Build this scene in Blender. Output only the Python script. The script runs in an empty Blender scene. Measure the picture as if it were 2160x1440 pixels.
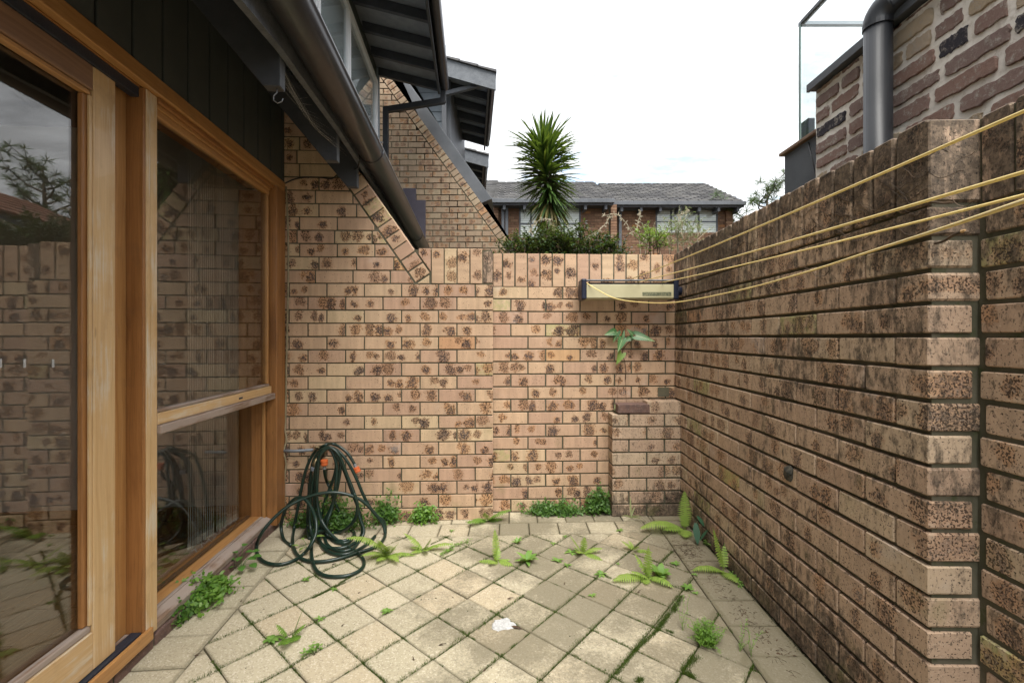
import bpy, math, random
from mathutils import Vector, Matrix, Euler, noise as mnoise
random.seed(7)
S = bpy.context.scene
C = S.collection
R = math.radians
PI = math.pi
# ------------------------------------------------------------ camera, light
F = 985.0; CX = 1080.0; HY = 711.0; H = 1.2          # focal length (px), horizon, eye height
cam = bpy.data.cameras.new('camera'); camo = bpy.data.objects.new('camera', cam); C.objects.link(camo)
camo.location = (0, 0, H); camo.rotation_euler = (R(90), 0, 0)
cam.sensor_width = 36; cam.lens = F/2160*36; cam.shift_y = -9/2160
cam.clip_start = .02; cam.clip_end = 3000
S.camera = camo
S.view_settings.view_transform = 'Standard'; S.view_settings.look = 'None'
S.view_settings.gamma = 1; S.view_settings.exposure = 2.35
S.view_settings.use_curve_mapping = False
SUN = Vector((.12, -.42, .90)).normalized()
sl = bpy.data.lights.new('sun', 'SUN'); sl.energy = 1.5; sl.angle = R(50); sl.color = (1, .965, .91)
so = bpy.data.objects.new('sun', sl); C.objects.link(so)
so.rotation_euler = (-SUN).to_track_quat('-Z', 'Y').to_euler(); so.location = (3, -2, 8)
W = bpy.data.worlds.new('World'); S.world = W; W.use_nodes = True

class NT:
    """small helper to write node trees as expressions"""
    def __init__(s, nt): s.nt = nt; s.L = nt.links
    def n(s, t, **k):
        x = s.nt.nodes.new(t)
        for a, b in k.items(): setattr(x, a, b)
        return x
    def put(s, sock, v):
        if isinstance(v, bpy.types.NodeSocket): s.L.new(v, sock)
        elif v is not None:
            if sock.type == 'RGBA' and isinstance(v, (tuple, list)) and len(v) == 3: v = (*v, 1)
            sock.default_value = v
    def m(s, op, a, b=None, c=None):
        x = s.n('ShaderNodeMath', operation=op)
        s.put(x.inputs[0], a)
        if b is not None: s.put(x.inputs[1], b)
        if c is not None: s.put(x.inputs[2], c)
        return x.outputs[0]
    def vm(s, op, a, b=None):
        x = s.n('ShaderNodeVectorMath', operation=op)
        s.put(x.inputs[0], a)
        if b is not None: s.put(x.inputs[1], b)
        return x.outputs[0]
    def mix(s, f, a, b, mode='MIX'):
        x = s.n('ShaderNodeMix', data_type='RGBA', blend_type=mode)
        s.put(x.inputs[0], f); s.put(x.inputs[6], a); s.put(x.inputs[7], b)
        return x.outputs[2]
    def noise(s, v, sc, det=3, rough=.55, col=False, dist=0):
        x = s.n('ShaderNodeTexNoise'); s.put(x.inputs['Vector'], v)
        x.inputs['Scale'].default_value = sc; x.inputs['Detail'].default_value = det
        x.inputs['Roughness'].default_value = rough; x.inputs['Distortion'].default_value = dist
        return x.outputs[1 if col else 0]
    def ss(s, v, a, b, lo=0, hi=1):           # smoothstep
        x = s.n('ShaderNodeMapRange', interpolation_type='SMOOTHSTEP')
        s.put(x.inputs[0], v); s.put(x.inputs[1], a); s.put(x.inputs[2], b)
        x.inputs[3].default_value = lo; x.inputs[4].default_value = hi
        return x.outputs[0]
    def lin(s, v, a, b, lo=0, hi=1):
        x = s.n('ShaderNodeMapRange'); s.put(x.inputs[0], v)
        for i, q in zip((1, 2, 3, 4), (a, b, lo, hi)): x.inputs[i].default_value = q
        return x.outputs[0]
    def scale(s, v, k):
        x = s.n('ShaderNodeVectorMath', operation='MULTIPLY'); s.put(x.inputs[0], v); x.inputs[1].default_value = k
        return x.outputs[0]
    def sep(s, v):
        x = s.n('ShaderNodeSeparateXYZ'); s.put(x.inputs[0], v); return x.outputs
    def comb(s, a, b, c):
        x = s.n('ShaderNodeCombineXYZ'); s.put(x.inputs[0], a); s.put(x.inputs[1], b); s.put(x.inputs[2], c); return x.outputs[0]
    def pos(s): return s.n('ShaderNodeNewGeometry').outputs['Position']
    def uv(s): return s.n('ShaderNodeTexCoord').outputs['UV']
    def rnd(s):
        o = s.n('ShaderNodeObjectInfo').outputs['Random']
        a = s.n('ShaderNodeAttribute', attribute_name='rnd').outputs['Fac']
        return s.m('FRACT', s.m('ADD', o, a))
    def white(s, w):
        x = s.n('ShaderNodeTexWhiteNoise', noise_dimensions='1D'); s.put(x.inputs['W'], w)
        q = s.n('ShaderNodeSeparateColor'); s.L.new(x.outputs['Color'], q.inputs[0]); return q.outputs

SKX, SKY = -5.12, 2.25
# sky: Nishita air with a broken sheet of bright cloud
w = NT(W.node_tree); W.node_tree.nodes.clear()
sky = w.n('ShaderNodeTexSky', sky_type='NISHITA'); sky.sun_disc = False
sky.sun_elevation = math.asin(SUN.z); sky.sun_rotation = math.atan2(SUN.x, SUN.y)
sky.air_density = 1.2; sky.dust_density = 1.5
g = w.n('ShaderNodeTexCoord').outputs['Generated']
sx, sy, sz = w.sep(g)
zz = w.m('ADD', w.m('MAXIMUM', sz, 0), .16)
pv = w.comb(w.m('ADD', w.m('DIVIDE', sx, zz), SKX), w.m('ADD', w.m('DIVIDE', sy, zz), SKY), 0)
n1 = w.noise(w.scale(pv, (.8, 1.3, 1)), 1.0, 7, .58, dist=.3)
n2 = w.noise(w.scale(pv, (1, 1.8, 1)), 5.0, 5, .6)
cover = w.ss(w.m('ADD', n1, w.m('MULTIPLY', n2, .42)), .49, .66)
hz = w.ss(sz, .30, .62)
cov = w.m('MAXIMUM', cover, w.m('MULTIPLY', hz, .80))
shade = w.lin(w.m('ADD', w.m('MULTIPLY', n2, .5), w.m('MULTIPLY', w.noise(w.scale(pv, (.5, .9, 1)), 1.3, 5, .6), .5)), .40, .60, .66, 1.12)
cloud = w.mix(1.0, (3.35, 3.42, 3.55), w.comb(shade, shade, shade), 'MULTIPLY')
blue = w.mix(.5, sky.outputs[0], (1.5, 1.95, 2.55))
skyc = w.mix(cov, blue, cloud)
bg = w.n('ShaderNodeBackground'); w.put(bg.inputs[0], skyc); bg.inputs[1].default_value = .1
w.L.new(bg.outputs[0], w.n('ShaderNodeOutputWorld').inputs[0])

# ------------------------------------------------------------ materials
MATS = {}
def newmat(name):
    m = bpy.data.materials.new(name); m.use_nodes = True; m.node_tree.nodes.clear()
    q = NT(m.node_tree); out = q.n('ShaderNodeOutputMaterial'); MATS[name] = m
    return m, q, out
def bsdf(q, out, col, rough=.6, spec=.5, metal=0, bump=None, bstr=.3, bdist=.01, coat=0):
    b = q.n('ShaderNodeBsdfPrincipled')
    q.put(b.inputs['Base Color'], col); q.put(b.inputs['Roughness'], rough)
    b.inputs['Specular IOR Level'].default_value = spec; b.inputs['Metallic'].default_value = metal
    b.inputs['Coat Weight'].default_value = coat
    if bump is not None:
        bm = q.n('ShaderNodeBump'); bm.inputs['Strength'].default_value = bstr; bm.inputs['Distance'].default_value = bdist
        q.put(bm.inputs['Height'], bump); q.L.new(bm.outputs[0], b.inputs['Normal'])
    q.L.new(b.outputs[0], out.inputs[0]); return b

def brick_mat(name, cA, cB, cC, spots=1.0, speck=.70, dirt=.25, dirt_top=0, green=.2, grime=(.022,.02,.017), coarse=0):
    m, q, out = newmat(name)
    u, v, _ = q.sep(q.uv()); p = q.pos(); r = q.rnd()
    a = q.white(q.m('MULTIPLY', r, 917.3)); b = q.white(q.m('ADD', q.m('MULTIPLY', r, 313.7), 5.1)); c = q.white(q.m('ADD', q.m('MULTIPLY', r, 641.7), 3.3))
    nd = q.m('SUBTRACT', q.noise(p, 70, 3), .5)
    nb = q.m('SUBTRACT', q.noise(p, 24, 2), .5)
    base = q.mix(a[0], cA, cB)
    base = q.mix(q.m('MULTIPLY', q.ss(a[1], .72, .95), .8), base, cC)
    base = q.mix(q.m('MULTIPLY', q.m('GREATER_THAN', c[1], .982), .42), base, (.50,.22,.07))
    base = q.mix(q.m('MULTIPLY', q.m('MULTIPLY', q.m('GREATER_THAN', b[0], .95), q.ss(q.noise(p, 30, 4, .7), .35, .6)), green*2.2), base, (.33,.33,.13))
    strk = q.noise(q.comb(q.m('MULTIPLY', u, 26), q.m('MULTIPLY', v, 4), q.m('MULTIPLY', r, 50)), 1.0, 3)
    base = q.mix(.55, base, q.comb(*[q.lin(strk, .3, .7, .74, 1.22)]*3), 'MULTIPLY')
    ms = []
    for cx, dx, rr, th in ((-.060, a[2], b[0], .42), (.018, b[1], b[2], .38), (.085, c[0], c[1], .54)):
        x = q.m('SUBTRACT', u, q.m('ADD', cx, q.m('MULTIPLY', q.m('SUBTRACT', dx, .5), .075)))
        x = q.m('MULTIPLY', x, 1.12)
        vy = q.m('ADD', v, q.m('MULTIPLY', q.m('SUBTRACT', rr, .7), .05))
        d = q.m('SQRT', q.m('ADD', q.m('MULTIPLY', x, x), q.m('MULTIPLY', q.m('MULTIPLY', vy, vy), q.m('ADD', .5, q.m('MULTIPLY', q.m('FRACT', q.m('MULTIPLY', rr, 53)), 1.3)))))
        d = q.m('MULTIPLY', d, q.m('ADD', .70, q.m('MULTIPLY', q.m('FRACT', q.m('MULTIPLY', rr, 91)), .70)))
        d = q.m('ADD', q.m('ADD', d, q.m('MULTIPLY', nd, .055)), q.m('MULTIPLY', nb, .05))
        on = q.m('GREATER_THAN', rr, th)
        ms.append((q.m('MULTIPLY', q.ss(d, .043, .026), on), q.m('MULTIPLY', q.ss(d, .030, .014), q.m('MULTIPLY', on, q.ss(rr, .50, .80)))))
    mk = q.m('MAXIMUM', q.m('MAXIMUM', ms[0][0], ms[1][0]), ms[2][0])
    core = q.m('MAXIMUM', q.m('MAXIMUM', ms[0][1], ms[1][1]), ms[2][1])
    mk = q.m('MULTIPLY', mk, spots); core = q.m('MULTIPLY', core, spots)
    col = q.mix(q.m('MULTIPLY', mk, .58), base, q.mix(c[2], (.46, .215, .075), (.30, .16, .09)))
    n3 = q.noise(p, 165, 1.5, .5)
    thr = q.m('SUBTRACT', q.m('SUBTRACT', speck+.02, q.m('MULTIPLY', a[2], .055)), q.m('MULTIPLY', mk, .178))
    sp = q.ss(n3, thr, q.m('ADD', thr, .03))
    cg = q.noise(p, 120, 3, .7)
    col = q.mix(q.m('MULTIPLY', q.m('MULTIPLY', core, q.ss(cg, .42, .52)), .85), col, (.052, .052, .064))
    col = q.mix(q.m('MULTIPLY', sp, .88), col, (.035, .022, .016))
    if coarse:
        n4 = q.noise(q.scale(p, (1, 1, .6)), 105, 3, .7)
        col = q.mix(q.m('MULTIPLY', q.ss(n4, .56, .66), coarse), col, (.075, .058, .042))
        n5 = q.noise(p, 120, 3, .7)
        col = q.mix(q.m('MULTIPLY', q.ss(n5, .58, .68), coarse*.55), col, (.62, .50, .38))
    # pale lime bloom on some bricks
    bl = q.m('MULTIPLY', q.ss(q.noise(p, 4.5, 4), .60, .72), q.ss(a[0], .45, .8))
    col = q.mix(q.m('MULTIPLY', bl, .30), col, (.56, .50, .45))
    # weathering stains (fixed on the wall)
    big = q.noise(p, 1.7, 6, .65); fine = q.noise(q.scale(p, (1, 1, .45)), 38, 6, .72)
    z = q.sep(p)[2]
    amt = q.m('ADD', q.m('ADD', dirt, q.m('MULTIPLY', q.ss(z, 1.0, 1.9), dirt_top)), q.ss(z, .30, 0, 0, .34))
    s_ = q.m('ADD', q.m('MULTIPLY', big, .55), q.m('MULTIPLY', fine, .5))
    th = q.m('SUBTRACT', .72, q.m('MULTIPLY', amt, .30))
    run = q.noise(q.scale(p, (22, 22, 1.6)), 1.0, 4, .6)
    s_ = q.m('ADD', s_, q.m('MULTIPLY', q.m('SUBTRACT', run, .5), q.m('MULTIPLY', amt, .22)))
    gr2 = q.mix(q.ss(q.noise(p, 55, 4, .7), .42, .62), grime, (.13,.10,.072))
    col = q.mix(q.m('MULTIPLY', q.ss(s_, th, q.m('ADD', th, .11)), .82), col, gr2)
    gn = q.m('MULTIPLY', q.ss(q.noise(p, 6, 5, .65), .56, .72), q.ss(z, 1.5, .05))
    col = q.mix(q.m('MULTIPLY', gn, green), col, (.15, .16, .045))
    h = q.m('ADD', q.m('MULTIPLY', q.noise(p, 160, 4, .7), .6), q.m('MULTIPLY', q.noise(p, 30, 3), .8))
    bsdf(q, out, col, .86, .25, bump=q.m('SUBTRACT', h, q.m('MULTIPLY', sp, .5)), bstr=.55 if coarse else .35, bdist=.004)
    return m
brick_mat('brick_peach', (.54,.375,.24), (.45,.29,.20), (.56,.425,.265), spots=1, speck=.69, dirt=-.05, dirt_top=.10, green=.25)
brick_mat('brick_brown', (.48,.35,.245), (.41,.285,.20), (.49,.38,.265), spots=.7, speck=.66, dirt=.64, dirt_top=.44, green=.35, coarse=.75)
brick_mat('brick_far', (.34,.255,.175), (.28,.20,.135), (.36,.285,.19), spots=.85, speck=.72, dirt=.22, green=.0, coarse=.3)
brick_mat('brick_distant', (.22,.125,.075), (.15,.085,.055), (.26,.16,.10), spots=.5, speck=.9, dirt=.2, green=.0)
def mottled(name, c1, c2, sc=8, rough=.8, spec=.3, bump=.3, c3=None, fine=120, metal=0, coat=0, lo=.35, hi=.65):
    m, q, out = newmat(name); p = q.pos()
    col = q.mix(q.ss(q.noise(p, sc, 5, .6), lo, hi), c1, c2)
    if c3: col = q.mix(q.m('MULTIPLY', q.ss(q.noise(p, sc*3.3, 5, .7), .52, .68), .8), col, c3)
    bsdf(q, out, col, rough, spec, metal, bump=q.noise(p, fine, 4), bstr=bump, bdist=.004, coat=coat); return m
mottled('mortar_khaki', (.125,.11,.075), (.075,.07,.042), 5, c3=(.045,.05,.022))
mottled('mortar_green', (.11,.10,.07), (.065,.064,.04), 6, c3=(.05,.06,.022))
mottled('mortar_far', (.13,.12,.08), (.09,.085,.055), 6)
mottled('mortar_cream', (.84,.79,.72), (.76,.71,.63), 9, c3=(.60,.54,.46), bump=.9, fine=45)
mottled('soil', (.05,.048,.026), (.085,.075,.045), 20, c3=(.03,.055,.010), bump=.8)
mottled('cladding', (.058,.066,.064), (.070,.078,.075), 5, rough=.62, fine=60)
mottled('paint_dark', (.052,.056,.064), (.066,.070,.080), 9, rough=.5, spec=.4, fine=90, bump=.25)
mottled('paint_grey', (.085,.095,.108), (.115,.127,.142), 14, rough=.55, spec=.4, fine=130, bump=.35, c3=(.06,.066,.075))
mottled('paint_soffit', (.30,.31,.33), (.25,.26,.28), 10, rough=.7)
mottled('paint_bluegrey', (.30,.34,.37), (.25,.29,.325), 6, rough=.6)
mottled('paint_slate', (.075,.082,.092), (.10,.108,.12), 3, rough=.5, spec=.4)
mottled('gutter_metal', (.022,.022,.024), (.030,.030,.032), 20, rough=.30, spec=.55, bump=.04, coat=.15)
mottled('pipe_paint', (.022,.024,.028), (.028,.030,.034), 6, rough=.42, spec=.5, bump=.06)
mottled('track_metal', (.016,.022,.036), (.022,.03,.045), 20, rough=.4, spec=.5)
mottled('white_frame', (.84,.86,.88), (.78,.80,.83), 10, rough=.45)
mottled('tile_grey', (.085,.085,.09), (.13,.127,.125), 3.5, rough=.85, c3=(.09,.088,.085), fine=40)
mottled('tile_red', (.20,.085,.05), (.13,.065,.045), 4, rough=.85, c3=(.06,.045,.035))
mottled('stone_dark', (.09,.08,.06), (.03,.03,.025), 60, bump=1)
mottled('white_mark', (.50,.50,.49), (.36,.36,.35), 90, rough=.7)
mottled('loose_brick', (.16,.095,.075), (.11,.07,.06), 30, c3=(.24,.17,.14))
mottled('plaster', (.78,.76,.72), (.74,.72,.68), 4, rough=.9)
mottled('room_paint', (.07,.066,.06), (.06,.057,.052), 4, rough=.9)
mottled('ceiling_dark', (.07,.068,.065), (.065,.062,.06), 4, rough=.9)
mottled('brass', (.30,.24,.13), (.20,.155,.09), 60, rough=.42, metal=.8)
mottled('galv', (.30,.31,.32), (.22,.23,.24), 30, rough=.4, metal=.6)
mottled('orange_plastic', (.52,.12,.035), (.45,.10,.03), 30, rough=.4)
mottled('grey_plastic', (.24,.26,.29), (.19,.21,.24), 30, rough=.5)
mottled('hose_green', (.005,.020,.014), (.009,.028,.019), 25, rough=.34, spec=.5, bump=.12, c3=(.035,.03,.018))
mottled('pvc_grey', (.16,.18,.20), (.20,.22,.24), 20, rough=.5)
mottled('black_cable', (.012,.012,.013), (.02,.02,.02), 20, rough=.4)
mottled('sealant', (.32,.27,.17), (.24,.20,.12), 18, rough=.8)
mottled('cream_metal', (.46,.42,.26), (.42,.385,.235), 7, rough=.4, spec=.5, bump=.05)
mottled('navy_plastic', (.012,.016,.032), (.016,.020,.038), 20, rough=.4)
mottled('label_print', (.19,.19,.11), (.07,.08,.05), 170, rough=.6, lo=.45, hi=.55)
mottled('yellow_line', (.88,.70,.27), (.82,.63,.23), 40, rough=.35, spec=.6, bump=.02)
mottled('cord_white', (.55,.53,.47), (.45,.43,.38), 40, rough=.7)
mottled('slat_white', (.72,.72,.66), (.64,.64,.58), 9, rough=.7)
mottled('bark', (.12,.095,.065), (.07,.055,.04), 20, bump=1, fine=60)
mottled('twig', (.10,.065,.04), (.05,.035,.022), 20)
mottled('pale_twig', (.42,.37,.27), (.30,.26,.18), 20)
mottled('cut_wood', (.55,.36,.18), (.45,.28,.13), 60)
mottled('dead_leaf', (.10,.06,.035), (.05,.032,.02), 40)
mottled('terracotta_pale', (.42,.37,.26), (.32,.28,.19), 20)

def leaf_mat(name, c1, c2, trans=.35, sc=12, rough=.45, c3=None):
    m, q, out = newmat(name); p = q.pos()
    n = q.noise(p, sc, 3); r = q.n('ShaderNodeAttribute', attribute_name='rnd').outputs['Fac']
    col = q.mix(q.m('FRACT', q.m('ADD', r, q.m('MULTIPLY', n, .6))), c1, c2)
    if c3: col = q.mix(q.ss(r, .86, .97), col, c3)
    b = q.n('ShaderNodeBsdfPrincipled'); q.put(b.inputs['Base Color'], col); b.inputs['Roughness'].default_value = rough
    b.inputs['Specular IOR Level'].default_value = .4
    t = q.n('ShaderNodeBsdfTranslucent'); q.put(t.inputs[0], q.mix(.5, col, (.30, .42, .03)))
    mx = q.n('ShaderNodeMixShader'); mx.inputs[0].default_value = trans
    q.L.new(b.outputs[0], mx.inputs[1]); q.L.new(t.outputs[0], mx.inputs[2]); q.L.new(mx.outputs[0], out.inputs[0])
leaf_mat('fern_green', (.22,.36,.06), (.34,.47,.10), .4)
leaf_mat('fern_mid', (.10,.22,.03), (.17,.30,.045), .3)
leaf_mat('maidenhair_dark', (.045,.12,.022), (.11,.22,.04), .35)
leaf_mat('maidenhair_light', (.10,.24,.035), (.20,.35,.06), .4)
leaf_mat('weed_green', (.13,.27,.05), (.22,.36,.08), .3)
leaf_mat('herb_green', (.07,.19,.035), (.10,.24,.05), .3)
leaf_mat('arrow_dark', (.02,.075,.04), (.035,.10,.055), .15)
leaf_mat('moss_green', (.030,.068,.008), (.070,.115,.016), .15, c3=(.11,.14,.02))
leaf_mat('yucca_green', (.028,.072,.018), (.08,.14,.03), .18, c3=(.16,.18,.03))
leaf_mat('yucca_dry', (.14,.11,.05), (.25,.22,.08), .2)
leaf_mat('hedge_green', (.012,.032,.014), (.035,.070,.026), .15, rough=.28, c3=(.12,.18,.05))
leaf_mat('silver_leaf', (.28,.31,.22), (.20,.25,.13), .25)
leaf_mat('bright_leaf', (.15,.26,.04), (.24,.36,.09), .3)
leaf_mat('tree_green', (.03,.06,.015), (.05,.09,.02), .2)
leaf_mat('stripe_leaf', (.52,.55,.33), (.42,.48,.24), .3)

def vein_mat():
    m, q, out = newmat('syngonium_leaf')
    u, v, _ = q.sep(q.uv()); av = q.m('ABSOLUTE', v)
    mid = q.ss(av, .035, .012)
    side = q.m('ABSOLUTE', q.m('SUBTRACT', q.m('FRACT', q.m('SUBTRACT', q.m('MULTIPLY', u, 6), q.m('MULTIPLY', av, 5.5))), .5))
    vs = q.m('MULTIPLY', q.ss(side, .09, .03), .75)
    n = q.noise(q.pos(), 60, 3)
    r = q.n('ShaderNodeObjectInfo').outputs['Random']
    col = q.mix(n, (.030,.13,.035), (.065,.20,.06))
    pale = q.m('MULTIPLY', q.ss(q.m('ABSOLUTE', v), .30, .05), .35)
    col = q.mix(pale, col, (.22,.38,.16))
    col = q.mix(q.m('MAXIMUM', mid, vs), col, (.42,.55,.27))
    b = q.n('ShaderNodeBsdfPrincipled'); q.put(b.inputs['Base Color'], col); b.inputs['Roughness'].default_value = .38
    t = q.n('ShaderNodeBsdfTranslucent'); q.put(t.inputs[0], col)
    mx = q.n('ShaderNodeMixShader'); mx.inputs[0].default_value = .22
    q.L.new(b.outputs[0], mx.inputs[1]); q.L.new(t.outputs[0], mx.inputs[2]); q.L.new(mx.outputs[0], out.inputs[0])
vein_mat()

def wood_mat(name, c1, c2, c3, weather=.0, rough=.5, coat=0, wcol=(.42,.36,.29)):
    m, q, out = newmat(name)
    u, v, _ = q.sep(q.uv()); r = q.rnd()
    off = q.m('MULTIPLY', r, 37.0)
    wob = q.m('MULTIPLY', q.m('SUBTRACT', q.noise(q.comb(q.m('MULTIPLY', u, 1.6), q.m('MULTIPLY', v, 3), off), 1.0, 2), .5), .05)
    vv = q.m('ADD', v, wob)
    g1 = q.noise(q.comb(q.m('MULTIPLY', u, 1.2), q.m('MULTIPLY', vv, 70), off), 1.0, 4, .6)
    g2 = q.noise(q.comb(q.m('MULTIPLY', u, 7), q.m('MULTIPLY', vv, 420), off), 1.0, 3, .6)
    g3 = q.noise(q.comb(q.m('MULTIPLY', u, 2.2), q.m('MULTIPLY', v, 9), off), 1.0, 4)
    col = q.mix(q.ss(g1, .35, .65), c1, c2)
    col = q.mix(q.m('MULTIPLY', q.ss(g2, .5, .7), .45), col, c3)
    col = q.mix(q.m('MULTIPLY', q.ss(g3, .50, .75), .5), col, c3)
    kn = q.noise(q.comb(q.m('MULTIPLY', u, 9), q.m('MULTIPLY', v, 30), off), 1.0, 1)
    col = q.mix(q.m('MULTIPLY', q.ss(kn, .76, .82), .7), col, (c3[0]*.5, c3[1]*.5, c3[2]*.5))
    col = q.mix(q.m('MULTIPLY', q.ss(q.noise(q.pos(), 7, 5, .7), .5, .75), .22), col, (.10,.07,.045))
    if weather:
        wn = q.noise(q.comb(q.m('MULTIPLY', u, 3), q.m('MULTIPLY', v, 45), off), 1.0, 6, .7)
        wl = q.noise(q.pos(), 5, 4)
        k = q.ss(q.m('ADD', q.m('MULTIPLY', wn, .6), q.m('MULTIPLY', wl, .45)), .66-weather*.28, .80-weather*.28)
        col = q.mix(q.m('MULTIPLY', k, .8), col, wcol)
    bsdf(q, out, col, rough, .4, bump=q.m('ADD', g2, g1), bstr=.25, bdist=.002, coat=coat)
wood_mat('wood_honey', (.47,.25,.09), (.39,.19,.062), (.20,.085,.025), .12, .42, .15)
wood_mat('wood_orange', (.27,.12,.036), (.34,.155,.05), (.12,.045,.014), 0, .42, .1)
wood_mat('wood_pale', (.60,.41,.21), (.54,.35,.165), (.42,.26,.12), .50, .38, .2, (.62,.55,.43))
wood_mat('wood_rail', (.27,.155,.085), (.21,.115,.065), (.13,.062,.032), .15, .40, .25)
wood_mat('wood_grey', (.25,.165,.11), (.20,.125,.085), (.10,.06,.04), .85, .7, 0, (.36,.30,.26))
wood_mat('wood_floor', (.40,.19,.065), (.50,.26,.10), (.24,.10,.03), 0, .3, .3)

def glass_mat(name, ior, tint, dirt=.0):
    m, q, out = newmat(name)
    g = q.n('ShaderNodeNewGeometry'); bf = g.outputs['Backfacing']
    fr = q.n('ShaderNodeFresnel'); q.put(fr.inputs[0], q.m('ADD', ior, q.m('MULTIPLY', bf, 1/ior-ior)))
    t = q.n('ShaderNodeBsdfTransparent'); q.put(t.inputs[0], tint)
    gl = q.n('ShaderNodeBsdfGlossy'); gl.inputs['Roughness'].default_value = .0
    mx = q.n('ShaderNodeMixShader'); q.L.new(fr.outputs[0], mx.inputs[0]); q.L.new(t.outputs[0], mx.inputs[1]); q.L.new(gl.outputs[0], mx.inputs[2])
    last = mx
    if dirt:
        d = q.n('ShaderNodeBsdfDiffuse'); q.put(d.inputs[0], (.5,.5,.48))
        k = q.m('MULTIPLY', q.ss(q.noise(q.pos(), 9, 6, .75), .52, .8), dirt)
        m2 = q.n('ShaderNodeMixShader'); q.put(m2.inputs[0], k); q.L.new(mx.outputs[0], m2.inputs[1]); q.L.new(d.outputs[0], m2.inputs[2]); last = m2
    q.L.new(last.outputs[0], out.inputs[0])
glass_mat('glass_door', 1.88, (.88,.88,.86), .006)
glass_mat('glass_clear', 1.5, (.95,.975,.97))
mottled('glass_edge', (.20,.29,.27), (.26,.35,.33), 20, rough=.3)
glass_mat('glass_window', 1.9, (.86,.90,.92))

def paver_mat():
    m, q, out = newmat('paver')
    u, v, _ = q.sep(q.uv()); p = q.pos(); r = q.rnd()
    a = q.white(q.m('MULTIPLY', r, 517.3))
    px, py, pz = q.sep(p)
    col = q.mix(a[0], (.455,.40,.285), (.39,.345,.24))
    col = q.mix(q.m('MULTIPLY', q.ss(a[1], .75, .95), .6), col, (.44,.355,.235))
    agg = q.n('ShaderNodeTexVoronoi'); agg.inputs['Scale'].default_value = 210; q.L.new(p, agg.inputs['Vector'])
    ac = q.n('ShaderNodeSeparateColor'); q.L.new(agg.outputs['Color'], ac.inputs[0])
    col = q.mix(q.m('MULTIPLY', q.ss(ac.outputs[0], .80, .9), .40), col, (.66,.60,.48))
    col = q.mix(q.m('MULTIPLY', q.ss(ac.outputs[1], .80, .9), .40), col, (.20,.165,.115))
    n = q.noise(p, 2.6, 6, .65); f = q.noise(p, 70, 4, .75)
    # grey lichen film, thicker toward the damp right-hand and back side of the yard
    side = q.m('ADD', q.m('SUBTRACT', q.ss(px, -.85, .1, 0, .30), q.m('MULTIPLY', q.m('SUBTRACT', a[2], .5), .14)), q.ss(px, .78, 1.12, 0, .24))
    k = q.ss(q.m('ADD', q.m('ADD', q.m('MULTIPLY', n, .8), q.m('MULTIPLY', f, .36)), side), .70, .92)
    col = q.mix(q.m('MULTIPLY', k, .72), col, (.135,.118,.078))
    ed = q.m('SUBTRACT', .092, q.m('MAXIMUM', q.m('ABSOLUTE', u), q.m('ABSOLUTE', v)))
    e2 = q.ss(q.m('ADD', ed, q.m('MULTIPLY', q.noise(p, 45, 4), .012)), .020, .005)
    col = q.mix(q.m('MULTIPLY', e2, .45), col, (.12,.105,.06))
    bsdf(q, out, col, .9, .2, bump=q.m('ADD', q.noise(p, 260, 3, .7), q.m('MULTIPLY', q.noise(p, 20, 3), .6)), bstr=.45, bdist=.003)
paver_mat()
def rubble_mat():
    m, q, out = newmat('brick_rubble'); p = q.pos(); r = q.rnd()
    a = q.white(q.m('MULTIPLY', r, 717.3))
    col = q.mix(a[0], (.36,.225,.18), (.30,.215,.19))
    col = q.mix(q.ss(a[1], .60, .68), col, q.mix(a[2], (.66,.54,.39), (.44,.33,.22)))
    col = q.mix(q.ss(a[2], .93, .95), col, (.06,.055,.066))
    n = q.noise(p, 26, 5, .7)
    col = q.mix(q.m('MULTIPLY', q.ss(n, .5, .72), .55), col, (.09,.065,.05))
    col = q.mix(q.m('MULTIPLY', q.ss(q.noise(p, 26, 7, .82), .50, .66), .75), col, (.66,.60,.52))
    bsdf(q, out, col, .9, .2, bump=q.m('ADD', n, q.noise(p, 110, 5, .8)), bstr=1, bdist=.012)
rubble_mat()

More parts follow.
